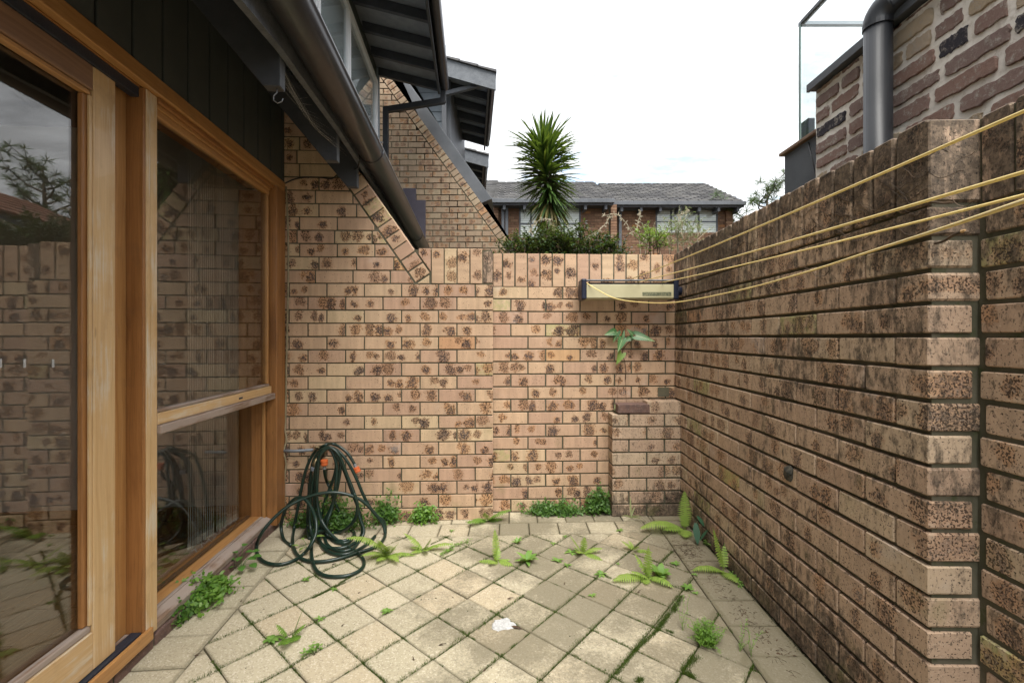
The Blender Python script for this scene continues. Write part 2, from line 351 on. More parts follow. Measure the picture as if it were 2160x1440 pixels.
# ------------------------------------------------------------ object helpers
def setp(o, label=None, cat=None, group=None, kind=None):
    if label: o['label'] = label
    if cat: o['category'] = cat
    if group: o['group'] = group
    if kind: o['kind'] = kind
    return o
def thing(name, label, cat, loc=(0,0,0), rz=0, group=None, kind=None):
    o = bpy.data.objects.new(name, None); C.objects.link(o); o.location = loc; o.rotation_euler = (0,0,rz)
    o.empty_display_size = .1
    return setp(o, label, cat, group, kind)
class MB:
    def __init__(s): s.v = []; s.f = []; s.uv = []; s.r = []
    def add(s, vs, fs, uvs=None, r=0.0):
        k = len(s.v); s.v += [tuple(x) for x in vs]
        for f in fs:
            s.f.append(tuple(i+k for i in f))
            s.uv.append([uvs[i] for i in f] if uvs else [(0,0)]*len(f))
        s.r += [r]*len(vs)
        return s
    def box(s, x0, x1, y0, y1, z0, z1, r=0.0, M=None):
        x0, x1 = min(x0,x1), max(x0,x1); y0, y1 = min(y0,y1), max(y0,y1); z0, z1 = min(z0,z1), max(z0,z1)
        vs = [(x,y,z) for x in (x0,x1) for y in (y0,y1) for z in (z0,z1)]
        fs = [(0,1,3,2),(4,6,7,5),(0,4,5,1),(2,3,7,6),(0,2,6,4),(1,5,7,3)]
        d = (x1-x0, y1-y0, z1-z0); la = max(range(3), key=lambda i: d[i])
        k = len(s.v)
        oth = [i for i in range(3) if i != la]
        for f in fs:
            flat = [i for i in range(3) if len({vs[j][i] for j in f}) == 1][0]
            b = [i for i in oth if i != flat]
            b = b[0] if b else oth[0]
            a = la if flat != la else oth[1]
            s.f.append(tuple(i+k for i in f)); s.uv.append([(vs[j][a], vs[j][b]) for j in f])
        if M is not None: vs = [tuple(M @ Vector(q)) for q in vs]
        s.v += vs; s.r += [r]*8; return s
    def build(s, name, mat, parent=None, bevel=0, smooth=False, loc=None):
        me = bpy.data.meshes.new(name); me.from_pydata(s.v, [], s.f)
        ul = me.uv_layers.new(name='UVMap'); i = 0
        flat = [c for f in s.uv for uv in f for c in uv]
        ul.data.foreach_set('uv', flat)
        if any(s.r):
            at = me.attributes.new('rnd', 'FLOAT', 'POINT'); at.data.foreach_set('value', s.r)
        me.materials.append(MATS[mat]); 
        if smooth: me.polygons.foreach_set('use_smooth', [True]*len(me.polygons))
        me.update()
        o = bpy.data.objects.new(name, me); C.objects.link(o)
        if parent: o.parent = parent
        if loc: o.location = loc
        if bevel:
            b = o.modifiers.new('bevel', 'BEVEL'); b.width = bevel; b.segments = 2; b.limit_method = 'ANGLE'
        return o
def box(name, mat, parent, x0, x1, y0, y1, z0, z1, bevel=.003):
    return MB().box(x0,x1,y0,y1,z0,z1).build(name, mat, parent, bevel)
def catmull(P, n=8):
    P = [Vector(p) for p in P]; Q = [P[0]*2-P[1]] + P + [P[-1]*2-P[-2]]; out = []
    for i in range(1, len(Q)-2):
        a, b, c, d = Q[i-1:i+3]
        for j in range(n):
            t = j/n; out.append(.5*((2*b)+(c-a)*t+(2*a-5*b+4*c-d)*t*t+(3*b-a-3*c+d)*t**3))
    out.append(P[-1]); return out
def tube(mb, P, rad, seg=8, cap=True, r=0.0):
    P = [Vector(p) for p in P]
    n = len(P); rads = rad if isinstance(rad, (list, tuple)) else [rad]*n
    T = (P[1]-P[0]).normalized(); up = Vector((0,0,1)) if abs(T.z) < .9 else Vector((1,0,0))
    N = T.cross(up).normalized(); vs = []; L = 0; uvs = []
    for i in range(n):
        t = (P[min(i+1,n-1)]-P[max(i-1,0)])
        if t.length < 1e-9: t = T.copy()
        t.normalize(); N = (N - t*N.dot(t))
        if N.length < 1e-6: N = t.orthogonal()
        N.normalize(); B = t.cross(N)
        if i: L += (P[i]-P[i-1]).length
        for j in range(seg):
            a = 2*PI*j/seg; vs.append(P[i]+(N*math.cos(a)+B*math.sin(a))*rads[i]); uvs.append((L, j/seg*.05))
    fs = [(i*seg+j, i*seg+(j+1)%seg, (i+1)*seg+(j+1)%seg, (i+1)*seg+j) for i in range(n-1) for j in range(seg)]
    if cap: fs += [tuple(range(seg))[::-1], tuple((n-1)*seg+j for j in range(seg))]
    mb.add(vs, fs, uvs, r); return mb
def lathe(mb, prof, seg=16, M=None):
    """prof: list of (radius, z)"""
    vs = [(r*math.cos(2*PI*j/seg), r*math.sin(2*PI*j/seg), z) for r, z in prof for j in range(seg)]
    if M is not None: vs = [tuple(M @ Vector(v)) for v in vs]
    n = len(prof)
    fs = [(i*seg+j, i*seg+(j+1)%seg, (i+1)*seg+(j+1)%seg, (i+1)*seg+j) for i in range(n-1) for j in range(seg)]
    fs += [tuple(range(seg))[::-1], tuple((n-1)*seg+j for j in range(seg))]
    mb.add(vs, fs); return mb
# ---- pixel of the 2160 px photograph -> point of a known plane (used only to measure)
def P3(px, py, t): return Vector(((px-CX)/F*t, t, H+(HY-py)/F*t))
def G(px, py, z=0.0):
    t = (H-z)*F/(py-HY); return Vector(((px-CX)/F*t, t, z))
def onplane(px, py, O, ang):
    """vertical plane through O whose direction makes the angle ang with X: local (x, z) there"""
    u = (px-CX)/F; dx, dy = math.cos(ang), math.sin(ang); nx, ny = -dy, dx
    t = (O[0]*nx+O[1]*ny)/(u*nx+ny)
    return ((u*t-O[0])*dx+(t-O[1])*dy, H+(HY-py)/F*t)
AL = math.atan(.0863)                       # bearing of the house
def Lw(d, s, z=0): return Vector((d*math.cos(AL)-s*math.sin(AL), s*math.cos(AL)+d*math.sin(AL), z))
def Lpix(px, py, d):                       # pixel on the plane d of the house frame: (s, z)
    u = (px-CX)/F; t = d/(u*math.cos(AL)+math.sin(AL))
    return t*(math.cos(AL)-u*math.sin(AL)), H+(HY-py)/F*t
# ---- bricks
def clip(P, hp):
    a, b, c = hp; out = []
    for i in range(len(P)):
        p, q = P[i], P[(i+1) % len(P)]
        dp, dq = a*p[0]+b*p[1]-c, a*q[0]+b*q[1]-c
        if dp <= 0: out.append(p)
        if dp*dq < 0:
            k = dp/(dp-dq); out.append((p[0]+(q[0]-p[0])*k, p[1]+(q[1]-p[1])*k))
    return out
def area(P): return .5*sum(P[i][0]*P[(i+1)%len(P)][1]-P[(i+1)%len(P)][0]*P[i][1] for i in range(len(P)))
def inset(P, e):
    n = len(P); L = []
    for i in range(n):
        p, q = P[i], P[(i+1)%n]; dx, dy = q[0]-p[0], q[1]-p[1]; l = math.hypot(dx, dy) or 1e-9
        L.append((p[0]-dy/l*e, p[1]+dx/l*e, dx/l, dy/l))
    out = []
    for i in range(n):
        x1,y1,a1,b1 = L[i-1]; x2,y2,a2,b2 = L[i]; det = a1*b2-b1*a2
        if abs(det) < 1e-6: out.append((x2,y2)); continue
        t = ((x2-x1)*b2-(y2-y1)*a2)/det; out.append((x1+a1*t, y1+b1*t))
    return out
def roundc(P, c):
    n = len(P); out = []
    for i in range(n):
        p, a, b = P[i], P[i-1], P[(i+1)%n]
        for q in (a, b):
            l = math.hypot(q[0]-p[0], q[1]-p[1]); k = min(c, l*.3)/max(l, 1e-6)
            out.append((p[0]+(q[0]-p[0])*k, p[1]+(q[1]-p[1])*k))
    return out
BC = {}
def solid(P, depth, bev, cor, jit, vertical=False, thick_axis='y'):
    """outline P (x,z, counter-clockwise) -> vertices, faces, uvs of a brick whose front is at y=0"""
    Q = roundc(P, cor) if cor else P
    Q = [(x+random.uniform(-jit,jit), z+random.uniform(-jit,jit)) for x, z in Q]
    I = inset(Q, bev); n = len(Q); fj = random.uniform(-.0006,.0006)
    vs = [(x, fj, z) for x, z in I] + [(x, bev, z) for x, z in Q] + [(x, depth, z) for x, z in Q]
    fs = [tuple(range(n))] + [(i, n+i, n+(i+1)%n, (i+1)%n) for i in range(n)] + [(n+i, 2*n+i, 2*n+(i+1)%n, n+(i+1)%n) for i in range(n)] + [tuple(reversed(range(2*n, 3*n)))]
    uvs = [((z, x) if vertical else (x, z)) for x, y, z in vs]
    return vs, fs, uvs
def put_brick(parent, P, mat, name='brick', depth=.10, bev=.0025, cor=.003, jit=.0008, vertical=False, prd=.0015, y=0, stuff=None, rot=0):
    if len(P) < 3 or area(P) < .0004: return
    xs = [p[0] for p in P]; zs = [p[1] for p in P]; cx = (min(xs)+max(xs))/2; cz = (min(zs)+max(zs))/2
    Q = [(p[0]-cx, p[1]-cz) for p in P]
    yy = y - random.uniform(0, prd)
    if stuff is not None:
        vs, fs, uvs = solid(Q, depth, bev, 0, jit, vertical)
        stuff.add([(v[0]+cx, v[1]+yy, v[2]+cz) for v in vs], fs, uvs, r=random.random()); return
    rect = len(Q) == 4
    key = (mat, round(max(xs)-min(xs), 3), round(max(zs)-min(zs), 3), depth, bev, cor, vertical, random.randrange(5)) if rect and not rot else None
    if key in BC: me = BC[key]
    else:
        mb = MB(); vs, fs, uvs = solid(Q, depth, bev, cor, jit, vertical)
        if rot:
            c_, s_ = math.cos(-rot), math.sin(-rot); uvs = [(x*c_-z*s_, x*s_+z*c_) for x, z in uvs]
        mb.add(vs, fs, uvs)
        me = bpy.data.meshes.new(name); me.from_pydata(mb.v, [], mb.f)
        ul = me.uv_layers.new(name='UVMap'); ul.data.foreach_set('uv', [c for f in mb.uv for uv in f for c in uv])
        me.materials.append(MATS[mat]); me.update()
        if key: BC[key] = me
    o = bpy.data.objects.new(name, me); C.objects.link(o); o.parent = parent
    o.location = (cx, yy, cz); return o
def rect(x0, x1, z0, z1): return [(x0,z0),(x1,z0),(x1,z1),(x0,z1)]
CO = .086
def courses(parent, x0, x1, k0, k1, mat, anchor, hps=(), zf=0.0, joint=.010, stuff=None, limit_x=None, prd=.0015, miss=(), **kw):
    """rows k0..k1-1 of stretcher bond; anchor(k) gives the x of one perpend joint of row k"""
    for k in range(k0, k1):
        z0 = zf+k*CO+joint/2; z1 = zf+(k+1)*CO-joint/2
        a = anchor(k); 
        js = [x0, x1]; n = math.floor((x0-a)/.24); x = a+n*.24
        while x < x1+.01:
            if x > x0+.03 and x < x1-.03: js.append(x)
            x += .24
        js.sort()
        for i in range(len(js)-1):
            l = js[i]+(joint/2 if i else 0); r_ = js[i+1]-(joint/2 if i < len(js)-2 else 0)
            w_ = random.uniform(-.0012,.0012)
            P = rect(l, r_, z0+random.uniform(-.0008,.0008), z1+w_)
            for h_ in hps: P = clip(P, h_)
            if len(P) < 3: continue
            st = stuff if (stuff is not None and (limit_x is None or l > limit_x)) else None
            put_brick(parent, P, mat, stuff=st, prd=prd, **kw)
# ============================================================ THE SETTING
g = MB().box(-150, 150, -60, 400, -.16, -.10).build('ground', 'soil'); setp(g, kind='structure')
# ---- paving: local (x, z) = world (X, Y), local -y = up
base = MB().box(-1.30, 1.16, .012, .09, -1.6, 3.26).build('courtyard_paving', 'soil')
base.rotation_euler = (R(-90), 0, 0); setp(base, kind='structure')
ca, sa = math.cos(AL), math.sin(AL)
# half planes a*x+b*y<=c ; d = x*cos+y*sin
LB = (-ca, -sa, 1.033)                        # field is d >= -1.033
LW_ = (-ca, -sa, 1.235)
RB = (1, -.031, .888-.031*1.7)                # x <= .888+.031(y-1.7)
RW = (1, -.0173, 1.074)
bs = math.tan(R(2.4))
BB = (-bs, 1, 2.831+bs*.08)                   # y <= 2.831+bs(x+.08)
BW = (-bs, 1, 3.200)
neg = lambda h_: (-h_[0], -h_[1], -h_[2])
O0 = Vector((-.1806, 1.8824)); E1 = Vector((.1148, .1413)); E2 = Vector((.1400, -.1236))
pstuff = MB(); JOINTS = []
def paver(P, rot, y=0.0):
    P = [tuple(p) for p in P]
    if len(P) < 3: return
    if area(P) < 0: P = P[::-1]
    I = inset(P, .0018) if area(P) > .002 else P
    if area(I) <= .0006: return
    cy = sum(p[1] for p in I)/len(I)
    st = pstuff if cy < 1.0 else None
    put_brick(base, I, 'paver', name='paver', depth=.05, bev=.0035, cor=.004, jit=.0012, prd=.004, stuff=st, rot=rot, y=y)
for i in range(-26, 16):
    for j in range(-16, 24):
        c_ = O0+E1*i+E2*j
        P = [c_, c_+E2, c_+E1+E2, c_+E1]
        if c_.y < -1.6 or c_.y > 3.4 or abs(c_.x) > 1.8: continue
        P = [tuple(p) for p in P]
        for h_ in (LB, RB, BB): P = clip(P, h_)
        if len(P) > 2 and area(P) > .0015: paver(P, math.atan2(E2.y, E2.x))
        if c_.y > .9: JOINTS.append((c_, E1, i, j, 1)); JOINTS.append((c_, E2, i, j, 2))
for k in range(-17, 8):                       # soldier course along the house
    s0, s1 = 1.978+k*.187, 1.978+(k+1)*.187
    P = [tuple(Lw(d, s)[:2]) for d, s in ((-1.235, s0), (-1.033, s0), (-1.033, s1), (-1.235, s1))]
    P = clip(P, BW)
    if k >= 4:
        P = clip(P, (-(1), 0, 1.6))
    paver(P, AL)
for k in range(-19, 7):                       # along the right-hand wall
    y0, y1 = 2.127+k*.187, 2.127+(k+1)*.187
    P = [(.80, y0), (1.2, y0), (1.2, y1), (.80, y1)]
    P = clip(clip(clip(P, neg(RB)), RW), BW); 
    if len(P) > 2: paver(P, 0)
for k in range(-6, 6):                        # along the back wall, and the cut strip in the recess
    x0, x1 = -.08+k*.186, -.08+(k+1)*.186
    P = [(x0, 2.5), (x1, 2.5), (x1, 3.012+bs*x1), (x0, 3.012+bs*x0)]
    P = clip(clip(clip(P, neg(BB)), LB), RB)
    if len(P) > 2: paver(P, 0)
    P = [(x0+.06, 3.014+bs*x0), (x1+.06, 3.014+bs*x1), (x1+.06, 3.3), (x0+.06, 3.3)]
    P = clip(clip(clip(P, BW), RB), LB)
    if len(P) > 2: paver(P, 0)
if pstuff.v: setp(pstuff.build('paver_field', 'paver', base), kind='stuff')

# ============================================================ BACK WALL
BE = R(2.4)
OB = (0, 3.077)
bw = thing('brick_wall', 'peach speckled brick garden wall with sloping gable end, facing the camera across the yard', 'wall', (0, 3.077, 0), BE)
XL, XS, XR = -1.475, -.125, 1.150
REC = .131
rk_o = [onplane(783.2, 398.4, OB, BE), onplane(907.2, 576.4, OB, BE)]     # upper edge of the raking course
dx, dz = rk_o[1][0]-rk_o[0][0], rk_o[1][1]-rk_o[0][1]; l_ = math.hypot(dx, dz); ux, uz = dx/l_, dz/l_
nx, nz = -uz, ux                                # outward normal (up and right)
if nx < 0: nx, nz = -nx, -nz
co = nx*rk_o[0][0]+nz*rk_o[0][1]                # n.p <= co is under the outer edge
RKW = .110
m_ = MB()
m_.add([(x, y, z) for y in (.004, .225) for x, z in ((XL, -.05), (XS-.006, -.05), (XS-.006, 1.772), (rk_o[1][0]-ux*.205/max(.01,-uz)*0+(1.772-rk_o[1][1])*ux/uz-nx*.012, 1.772), (rk_o[0][0]-nx*.02, rk_o[0][1]-nz*.02), (rk_o[0][0]-ux*.9-nx*.02, rk_o[0][1]-uz*.9-nz*.02), (XL, rk_o[0][1]-uz*.9-nz*.02))],
       [tuple(range(7)), tuple(range(13, 6, -1))]+[(i, i+7, (i+1)%7+7, (i+1)%7) for i in range(7)])
m_.build('mortar', 'mortar_khaki', bw)
m2 = MB().box(XS-.02, XR+.2, REC+.004, REC+.2, -.05, 1.774)
m2.build('mortar', 'mortar_khaki', bw)
hp_in = (nx, nz, co-RKW-.012)
anc = lambda k: XS-.115 if (k-1) % 2 == 0 else XS-.0
# rows are counted up from the floor; row 17 is just under the soldier course
def ancL(k): return XS-.117 if (17-k) % 2 == 0 else XS-.237
courses(bw, XL, XS, 0, 18, 'brick_peach', ancL, joint=.0085, depth=.11, bev=.0018, cor=.002, jit=.0006)
def ancU(k): return XS-.05-.117*(k % 2) if k % 3 else XS-.19-.117*(k % 2)
courses(bw, XL, XS-.30, 18, 34, 'brick_peach', ancU, hps=[hp_in], joint=.0085, depth=.11, bev=.0018, cor=.002, jit=.0006)
# raking course of headers
sd = 0; p0 = rk_o[1]
nb = 0
while nb < 17:
    a = nb*.0868+.004; b = a+.0785
    P = []
    for t_, w_ in ((a, 0), (b, 0), (b, RKW), (a, RKW)):
        P.append((p0[0]-ux*t_-nx*w_+.0, p0[1]-uz*t_-nz*w_))
    if area(P) < 0: P = P[::-1]
    if P[0][0] > XL+.1 or True:
        if max(q[1] for q in P) < 2.95: put_brick(bw, P, 'brick_peach', depth=.215, bev=.0018, cor=.003, jit=.001, rot=math.atan2(uz, ux))
    nb += 1
P = clip(rect(p0[0]-.13, onplane(905.5, 560, OB, BE)[0] , 18*CO+.004, 18*CO+.10), (-ux, -uz, -(ux*p0[0]+uz*p0[1]+.007)))
put_brick(bw, P, 'brick_peach', depth=.11, bev=.0015, cor=.002)
# soldier course, left group (cut by the rake) and the proud end
zs0, zs1 = 18*CO+.004, 18*CO+.004+.228
hp_out = (-nx, -nz, -(co+.010))
xe = onplane(1017, 560, OB, BE)[0]
for i in range(9):
    x1 = xe-i*.0842; P = rect(x1-.0765, x1, zs0, zs1); P = clip(P, hp_out) if i > 3 else P
    if len(P) > 2: put_brick(bw, P, 'brick_peach', depth=.225, bev=.0022, cor=.003, vertical=True, prd=.003)
put_brick(bw, clip(rect(xe-.33, xe-.255, zs0-.0, zs0+.07), (nx, nz, co-RKW*0+.3)), 'brick_peach', depth=.1) if False else None
put_brick(bw, rect(xe+.006, XS-.002, zs0+.004, zs1-.016), 'brick_brown', depth=.20, vertical=True, y=.001)
# recessed right-hand panel
def ancR(k): return XS+.122 if (17-k) % 2 else XS+.240
courses(bw, XS, XR-.002, 0, 18, 'brick_peach', ancR, joint=.0095, y=REC, depth=.10, bev=.0018, cor=.002, jit=.0007, hps=())
x = XS+.002; xr = XR-.01
i = 0
while x < xr-.03:
    wd = .0765 if i else .058
    put_brick(bw, rect(x, min(x+wd, xr), zs0-.004, zs1-.006+random.uniform(-.002,.002)), 'brick_peach', depth=.20, bev=.0022, cor=.003, vertical=True, y=REC, prd=.003)
    x += wd+.0093; i += 1
# small white-ish patch of bare render near the planter
MB().box(1.02, 1.10, REC-.004, REC+.01, 9*CO+.012, 10*CO-.008).build('render_patch', 'mortar_far', bw, .002)

# ============================================================ PLANTER PIER
OP = (.67, 3.13-.03)
pw = thing('brick_planter', 'low speckled brick planter pier standing in the far right corner of the yard', 'planter', (onplane(1291, 900, (0, 3.128), 0)[0], 3.118, 0), R(1.5))
pl_w = 1.135-pw.location.x
MB().box(.006, pl_w, .006, .2, -.05, 8*CO-.008).build('mortar', 'mortar_green', pw)
for k in range(8):
    z0, z1 = k*CO+.005, (k+1)*CO-.005
    xs = [0, .112, .352, pl_w] if k % 2 == 1 else [0, .232, pl_w]
    for a, b in zip(xs[:-1], xs[1:]):
        put_brick(pw, rect(a+(0 if a == 0 else .005), b-.005, z0, z1), 'brick_brown', depth=.19 if a == 0 else .1, bev=.0025, cor=.003)
put_brick(pw, rect(pl_w-.228, pl_w-.003, 8*CO+.003, 9*CO-.004), 'brick_brown', depth=.10, bev=.0025, cor=.003)
MB().box(.03, pl_w-.01, .045, .2, 8*CO-.02, 8*CO+.012).build('soil_fill', 'soil', pw)
lb = MB(); vs, fs, uvs = solid(rect(-.108, .108, 0, .062), .095, .004, .004, .0015); lb.add(vs, fs, uvs)
lb = lb.build('loose_brick', 'loose_brick', None); lb.location = Vector(pw.matrix_basis @ Vector((.145, -.004, 8*CO+.003))); lb.rotation_euler = (0, 0, R(2))
setp(lb, 'loose dark purple-brown brick lying on top of the planter, beside the vine stems', 'brick')

# ============================================================ RIGHT WALL
RA = math.atan2(-2.02, -.035)
OR_ = (1.135, 3.25)
LR = 2.02
rw = thing('brick_wall', 'tall dark weathered brick wall with deep raked joints along the right side of the yard', 'wall', (OR_[0], OR_[1], 0), RA)
MB().box(-.25, LR-.006, .011, .215, -.06, 1.772).build('mortar', 'mortar_green', rw)
MB().box(LR-.02, LR+3.2, .131, .33, -.06, 1.772).build('mortar', 'mortar_green', rw)
rs = MB()
def ancRW(k): return LR-.232 if (17-k) % 2 else LR-.115
for k in range(18):
    kk = 17-k
    z0, z1 = k*CO+.0065, (k+1)*CO-.0065
    odd = kk % 2 == 1
    x1 = LR; w_ = .230 if odd else .112
    js = [x1]; x = x1-w_
    while x > 0: js.append(x); x -= .24
    js.append(-.02); js = js[::-1]
    for a, b in zip(js[:-1], js[1:]):
        if b-a < .02: continue
        e = b if b == LR else b-.0035
        put_brick(rw, rect(a+.0035, e, z0+random.uniform(-.001,.001), z1+random.uniform(-.001,.001)), 'brick_brown', depth=.112 if (odd and b == LR) else .2 if b == LR else .09, bev=.0028, cor=.0045, jit=.0012, prd=.003)
    x = LR+(.006 if odd else .018); n_ = 0
    while x < LR+3.1:
        L_ = (.11 if (n_ == 0 and not odd) else .228)
        put_brick(rw, rect(x, x+L_, z0, z1), 'brick_brown', depth=.09, bev=.003, cor=.0045, jit=.0012, prd=.003, y=.127, stuff=rs if x > LR+.7 else None)
        x += L_+.009; n_ += 1
x = LR; i = 0
while x > 0:
    w_ = .0775+random.uniform(-.002,.002)
    if i == 0: w_ = .110
    put_brick(rw, rect(x-w_, x, zs0-.002, zs1+random.uniform(-.005,.002)), 'brick_brown', depth=.20, bev=.004, cor=.012 if i == 0 else .006, jit=.002, vertical=True, prd=.004)
    x -= w_+.0095; i += 1
x = LR+.008
while x < LR+3.1:
    put_brick(rw, rect(x, x+.0775, zs0-.002, zs1+random.uniform(-.006,.002)), 'brick_brown', depth=.20, bev=.004, cor=.006, jit=.002, vertical=True, y=.127, prd=.004, stuff=rs if x > LR+.7 else None)
    x += .087
setp(rs.build('brick_courses', 'brick_brown', rw), kind='stuff')

# ============================================================ HOUSE (its own frame: x = outward from the wall, y = along it)
hs = thing('terrace_house', 'dark clad terrace house with honey timber door and window along the left side', 'house', (0, 0, 0), AL)
D0 = -1.196
def sprism(name, mat, parent, prof, s0, s1, smooth=False, bevel=0, taper=None):
    """profile of (d, z) points extruded along the house from s0 to s1"""
    n = len(prof); p2 = taper or prof
    vs = [(d, s0, z) for d, z in prof]+[(d, s1, z) for d, z in p2]
    A = sum(prof[i][0]*prof[(i+1)%n][1]-prof[(i+1)%n][0]*prof[i][1] for i in range(n))
    fs = []
    for i in range(n):
        j = (i+1) % n; fs.append((i, j, j+n, i+n) if A < 0 else (j, i, i+n, j+n))
    fs += [tuple(range(n)) if A > 0 else tuple(reversed(range(n))), tuple(range(n, 2*n))[::-1] if A > 0 else tuple(range(n, 2*n))]
    uvs = [(v[1], v[0]+v[2]) for v in vs]
    mb = MB(); mb.add(vs, fs, uvs); return mb.build(name, mat, parent, bevel, smooth)
# cladding boards
for k in range(-16, 10):
    s0 = 1.611+k*.163
    if s0+.163 > 3.13: e = 3.118
    else: e = s0+.153
    if s0 > 3.1: continue
    box('cladding_board', 'cladding', hs, -1.224, -1.200, s0, e, 2.18, 3.02, .004)
box('cladding_backing', 'cladding', hs, -1.26, -1.226, -1.2, 3.118, 2.14, 3.05, 0)
# door: frame, sliding panel, tracks
df = box('door_frame', 'wood_honey', hs, D0-.034, D0, -1.1, 3.118, 2.134, 2.194, .004)
box('head_lining', 'wood_orange', df, -1.40, D0-.036, -1.1, 3.06, 2.130, 2.175, .002)
box('track', 'track_metal', df, -1.262, -1.2325, -1.1, 1.850, 2.091, 2.1285, .002)
box('track', 'track_metal', df, -1.262, -1.224, -1.1, 1.850, .088, .104, .002)
box('sill', 'wood_grey', df, -1.42, -1.2635, -1.1, 1.850, .05, .099, .003)
box('sill', 'wood_honey', df, -1.2225, -1.206, -1.1, 1.890, .052, .100, .004)
box('jamb', 'wood_orange', df, -1.40, -1.219, 1.852, 1.866, .088, 2.13, .003)
box('jamb', 'wood_honey', df, -1.285, -1.2775, 1.72, 1.850, .10, 2.128, .003)
box('mullion', 'wood_pale', df, -1.40, -1.217, 1.8665, 1.888, .075, 2.133, .003)
box('mullion', 'wood_pale', df, -1.40, -1.2185, 1.8895, 1.930, .065, 2.133, .004)
sdr = box('sliding_door', 'wood_pale', hs, -1.285, -1.240, 1.650, 1.745, .106, 2.091, .003)
box('stile', 'wood_pale', sdr, -1.285, -1.240, .45, .545, .106, 2.091, .003)
box('rail', 'wood_rail', sdr, -1.285, -1.2405, .546, 1.649, 2.009, 2.091, .003)
box('rail', 'wood_pale', sdr, -1.285, -1.2405, .546, 1.649, .106, .232, .003)
box('bead', 'wood_honey', sdr, -1.270, -1.246, .56, 1.648, 1.992, 2.008, .004)
box('bead', 'wood_grey', sdr, -1.270, -1.246, .56, 1.648, .233, .256, .005)
box('bead', 'wood_orange', sdr, -1.270, -1.252, 1.622, 1.649, .257, 1.991, .004)
box('bead', 'wood_pale', sdr, -1.251, -1.243, 1.637, 1.649, .257, 1.991, .002)
box('pane', 'glass_door', sdr, -1.274, -1.2705, .55, 1.64, .24, 2.0, 0)
for px in (1, 52, 112):
    s_, z_ = Lpix(px, 766, -1.2695)
    box('safety_strip', 'white_mark', sdr, -1.2700, -1.2685, s_-.004, s_+.003, z_-.012, z_+.012, 0)
fx = box('fixed_door', 'wood_pale', hs, -1.34, -1.290, -1.05, -.95, .106, 2.091, .003)
box('stile', 'wood_pale', fx, -1.34, -1.290, .50, .60, .106, 2.091, .003)
box('pane', 'glass_door', fx, -1.318, -1.3145, -.95, .50, .24, 2.0, 0)
box('rail', 'wood_pale', fx, -1.34, -1.2905, -.949, .499, .106, .24, .003)
box('rail', 'wood_rail', fx, -1.34, -1.2905, -.949, .499, 2.0, 2.091, .003)
# tall window with a top sash
wf = box('window', 'wood_orange', hs, -1.256, D0, 2.988, 3.122, .04, 2.133, .004)
box('jamb', 'wood_honey', wf, -1.275, -1.2575, 2.968, 3.122, .085, 2.133, .004)
box('jamb', 'wood_orange', wf, -1.42, -1.276, 2.985, 3.122, .09, 2.10, .004)
box('head', 'wood_orange', wf, -1.232, D0-.014, 1.931, 2.987, 2.112, 2.1335, .004)
box('head', 'wood_honey', wf, -1.243, -1.222, 1.931, 2.966, 2.094, 2.1115, .004)
sh = box('sash', 'wood_honey', hs, -1.262, -1.229, 1.931, 2.966, 2.066, 2.0935, .004)
box('bottom_rail', 'wood_pale', sh, -1.262, -1.217, 1.931, 2.966, .858, .903, .003)
box('bead', 'wood_grey', sh, -1.262, -1.229, 1.931, 2.966, .904, .916, .004)
box('catch_slot', 'track_metal', sh, -1.219, -1.2155, 2.565, 2.605, .873, .883, .003)
box('side_rail', 'wood_honey', sh, -1.262, -1.232, 2.944, 2.966, .917, 2.065, .004)
box('pane', 'glass_door', sh, -1.2465, -1.243, 1.94, 2.95, .90, 2.075, 0)
box('transom', 'wood_grey', wf, -1.262, -1.203, 1.931, 2.990, .822, .8565, .005)
box('lower_pane', 'glass_door', wf, -1.345, -1.3415, 1.94, 2.99, .10, .83, 0)
box('gasket', 'track_metal', wf, -1.372, -1.352, 1.931, 2.984, .095, .112, .002)
box('inner_sill', 'wood_honey', wf, -1.351, -1.272, 1.931, 2.984, .06, .104, .003)
box('sill_bead', 'wood_grey', wf, -1.285, -1.268, 1.931, 2.967, .100, .108, .003)
sprism('sill', 'wood_grey', wf, [(-1.267,.045),(-1.267,.103),(-1.232,.086),(-1.228,.080),(-1.232,.052),(-1.245,.045)], 1.890, 2.987)
for k in range(20):
    s0 = -.95+k*.205
    if s0 > 3.05: break
    MB().box(-1.35, -1.222, s0+.005, min(s0+.20, 3.09), -.06, .047).build('brick', 'loose_brick', hs, .005)
box('plinth', 'mortar_green', hs, -1.42, -1.228, -1.1, 3.09, -.08, .044, 0)
# room behind the glass
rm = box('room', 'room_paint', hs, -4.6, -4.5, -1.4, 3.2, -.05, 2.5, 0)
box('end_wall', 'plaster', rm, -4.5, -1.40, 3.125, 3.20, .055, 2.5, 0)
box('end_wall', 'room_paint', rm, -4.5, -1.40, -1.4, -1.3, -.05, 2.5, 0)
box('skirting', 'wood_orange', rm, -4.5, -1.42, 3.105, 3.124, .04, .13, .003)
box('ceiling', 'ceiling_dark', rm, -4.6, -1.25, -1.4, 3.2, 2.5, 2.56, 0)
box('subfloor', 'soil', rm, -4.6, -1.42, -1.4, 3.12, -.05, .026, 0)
for k in range(24):
    x0 = -1.375-k*.085
    for (a, b) in ((-1.3, .45+.3*(k%3)), (.452+.3*(k%3), 1.9+.25*(k%2)), (1.902+.25*(k%2), 3.10)):
        box('floorboard', 'wood_floor', rm, x0-.083, x0, a, b, .026, .045, .0015)
